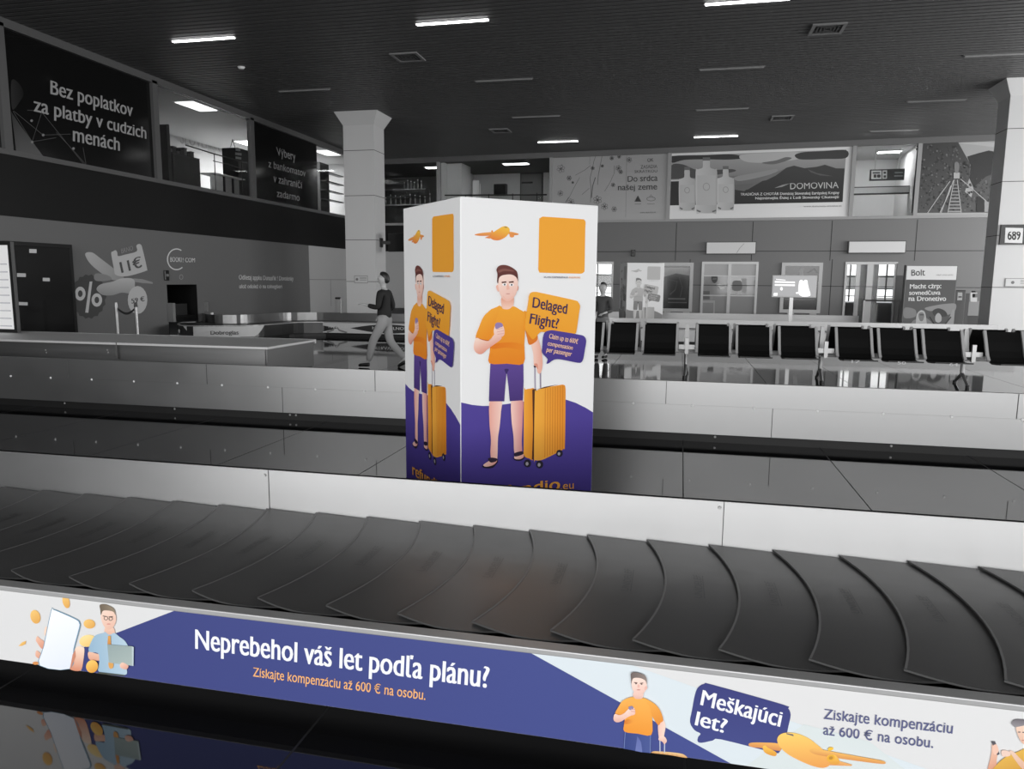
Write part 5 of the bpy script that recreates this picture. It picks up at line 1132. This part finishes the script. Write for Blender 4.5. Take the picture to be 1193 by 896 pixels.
# ================================================================== people
def skin_mesh(name, joints, bones, m, parent, sub=2, root=0):
    me = bpy.data.meshes.new(name); off = wloc(parent)
    me.from_pydata([tuple(Vector(j[0])-off) for j in joints], bones, []); o = bpy.data.objects.new(name, me); COL.objects.link(o); o.parent = parent; me.materials.append(m)
    o.modifiers.new('skin', 'SKIN')
    for i, (j, sv) in enumerate(zip(joints, me.skin_vertices[0].data)):
        r = j[1]; sv.radius = r if isinstance(r, tuple) else (r, r); sv.use_root = (i == root)
    s_ = o.modifiers.new('subdivision', 'SUBSURF'); s_.levels = sub; s_.render_levels = sub
    md = o.modifiers[0]; md.use_smooth_shade = True
    return o
def person(loc, hdg, H, label, walk, skin_c, top_m, leg_m, hair_m):
    t = thing('person', loc, label, 'person'); k = H/1.80; c, s_ = math.cos(hdg), math.sin(hdg); L = Vector(loc)
    def W(f, sd, z): return L + Vector((f*c - sd*s_, f*s_ + sd*c, z))*k
    if walk:
        ft = {1: ((.0,.1,.92),(.2,.11,.52),(.3,.11,.11),(.46,.12,.045)), -1: ((0,-.1,.92),(-.06,-.1,.5),(-.36,-.1,.17),(-.25,-.1,.04))}
        ar = {1: ((.0,.2,1.43),(.03,.25,1.15),(.3,.2,1.2)), -1: ((0,-.2,1.43),(-.08,-.25,1.16),(.14,-.24,1.0))}
    else:
        ft = {1: ((0,.1,.92),(.02,.1,.5),(-.02,.1,.1),(.16,.12,.045)), -1: ((0,-.1,.92),(.06,-.1,.5),(.05,-.1,.1),(.23,-.12,.045))}
        ar = {1: ((0,.19,1.43),(.0,.24,1.15),(.22,.16,1.1)), -1: ((0,-.19,1.43),(-.03,-.23,1.15),(.1,-.2,.93))}
    J = [(W(0,0,.97), .09*k), (W(.01,0,1.12), .09*k), (W(.0,0,1.3), .1*k), (W(-.01,0,1.44), .065*k), (W(.0,0,1.52), .044*k), (W(.02,0,1.59), .062*k), (W(.03,0,1.66), .085*k), (W(.025,0,1.73), .085*k), (W(.015,0,1.775), .05*k)]
    Bn = [(0,1),(1,2),(2,3),(3,4),(4,5),(5,6),(6,7),(7,8)]
    n = len(J); J += [(W(.115,0,1.655), .016*k)]; Bn += [(6,n)]              # nose
    for sd in (1, -1): n = len(J); J += [(W(.02,sd*.088,1.66), .018*k)]; Bn += [(6,n)]      # ears
    hands = []
    for sd in (1, -1):
        n = len(J); a = ar[sd]; J += [(W(*a[0]), .04*k), (W(*a[1]), .036*k), (W(*a[2]), .028*k)]; Bn += [(3,n),(n,n+1),(n+1,n+2)]
        e, h = Vector(a[1]), Vector(a[2]); d = (h-e).normalized(); side = Vector((0,1,0)); pm = h+d*.07; m_ = len(J); J.append((W(*pm), (.034*k,.02*k))); Bn.append((n+2, m_))
        for q in range(4):
            b0 = pm + side*(q-1.5)*.02 + d*.03; q1 = b0 + d*(.035+.006*(q in (1,2))) + Vector((0,0,-.012)); q2 = q1 + d*.025 + Vector((0,0,-.02)); w0 = len(J)
            J += [(W(*b0), .009*k), (W(*q1), .008*k), (W(*q2), .007*k)]; Bn += [(m_,w0),(w0,w0+1),(w0+1,w0+2)]
        w0 = len(J); th0 = h + d*.03 + side*(-sd)*.035; J += [(W(*th0), .011*k), (W(*(th0+d*.04)), .009*k)]; Bn += [(n+2,w0),(w0,w0+1)]
        n = len(J); f = ft[sd]; J += [(W(f[0][0],f[0][1]*.8,.87), .06*k), (W(*f[1]), .052*k), (W(*f[2]), .038*k), (W(*f[3]), (.04*k,.03*k))]; Bn += [(0,n),(n,n+1),(n+1,n+2),(n+2,n+3)]
    skin_mesh('body', J, Bn, skin_c, t)
    # top with sleeves, trousers, shoes, hair
    J2 = [(W(0,0,.9), .172*k), (W(.01,0,1.1), .135*k), (W(0,0,1.3), .15*k), (W(-.01,0,1.43), .11*k), (W(0,0,1.49), .065*k)]; B2 = [(0,1),(1,2),(2,3),(3,4)]
    for sd in (1, -1):
        n = len(J2); a = ar[sd]; wr = Vector(a[1]).lerp(Vector(a[2]), .8); J2 += [(W(*a[0]), .075*k), (W(*a[1]), .058*k), (W(*wr), .044*k)]; B2 += [(3,n),(n,n+1),(n+1,n+2)]
    skin_mesh('jacket', J2, B2, top_m, t)
    J3 = [(W(0,0,1.06), .135*k), (W(0,0,.94), .16*k)]; B3 = [(0,1)]
    for sd in (1, -1):
        f = ft[sd]; n = len(J3); J3 += [(W(*f[0])+Vector((0,0,-.06)), .105*k), (W(*f[1]), .082*k), (W(*f[2]), .064*k)]; B3 += [(1,n),(n,n+1),(n+1,n+2)]
    skin_mesh('trousers', J3, B3, leg_m, t)
    for sd in (1, -1):
        f = ft[sd]; a, b2 = Vector(f[2]), Vector(f[3]); heel = a - Vector((.03,0,.045)); skin_mesh('shoe', [(W(*heel), .048*k), (W(*((heel+b2)/2)), .046*k), (W(*b2), (.045*k,.034*k)), (W(*(b2+(b2-a)*.28-Vector((0,0,0)))), (.035*k,.024*k))], [(0,1),(1,2),(2,3)], BLK, t)
    skin_mesh('hair', [(W(-.06,0,1.6), .045*k), (W(-.05,0,1.67), .074*k), (W(-.02,0,1.745), .09*k), (W(.035,0,1.785), .062*k), (W(.08,0,1.775), .032*k)], [(0,1),(1,2),(2,3),(3,4)], hair_m, t)
    for sd in (1, -1): obj('eye', MB().tube(W(.105,sd*.035,1.685), W(.112,sd*.035,1.685), .012*k, 8), BLK, t)
    obj('mouth', MB().box(*sorted((W(.1,-.025,1.61).x, W(.108,.025,1.61).x)), *sorted((W(.1,-.025,1.61).y, W(.108,.025,1.61).y)), W(0,0,1.605).z, W(0,0,1.612).z), mat('lip', 110, .5), t)
    return t
SKN = mat('skin_grey', 176, .5); HAIR = mat('dark_hair', 30, .5)
pp = onz(449, 428, 0)
person((pp.x, pp.y, 0), R(180), 1.82, 'person in dark top and grey trousers walking left beside the display box', True, SKN, mat('dark_jacket', 26, .8), mat('grey_trousers', 150, .8), HAIR)
P_ = Plane((0, 16.6, 0), 0); u = P_.px(703, 331)[0]
person((u, 16.6, 0), R(250), 1.66, 'person with dark hair and grey clothes standing behind the black seats', False, SKN, mat('charcoal_top', 70, .8), mat('mid_grey_trousers', 110, .8), HAIR)
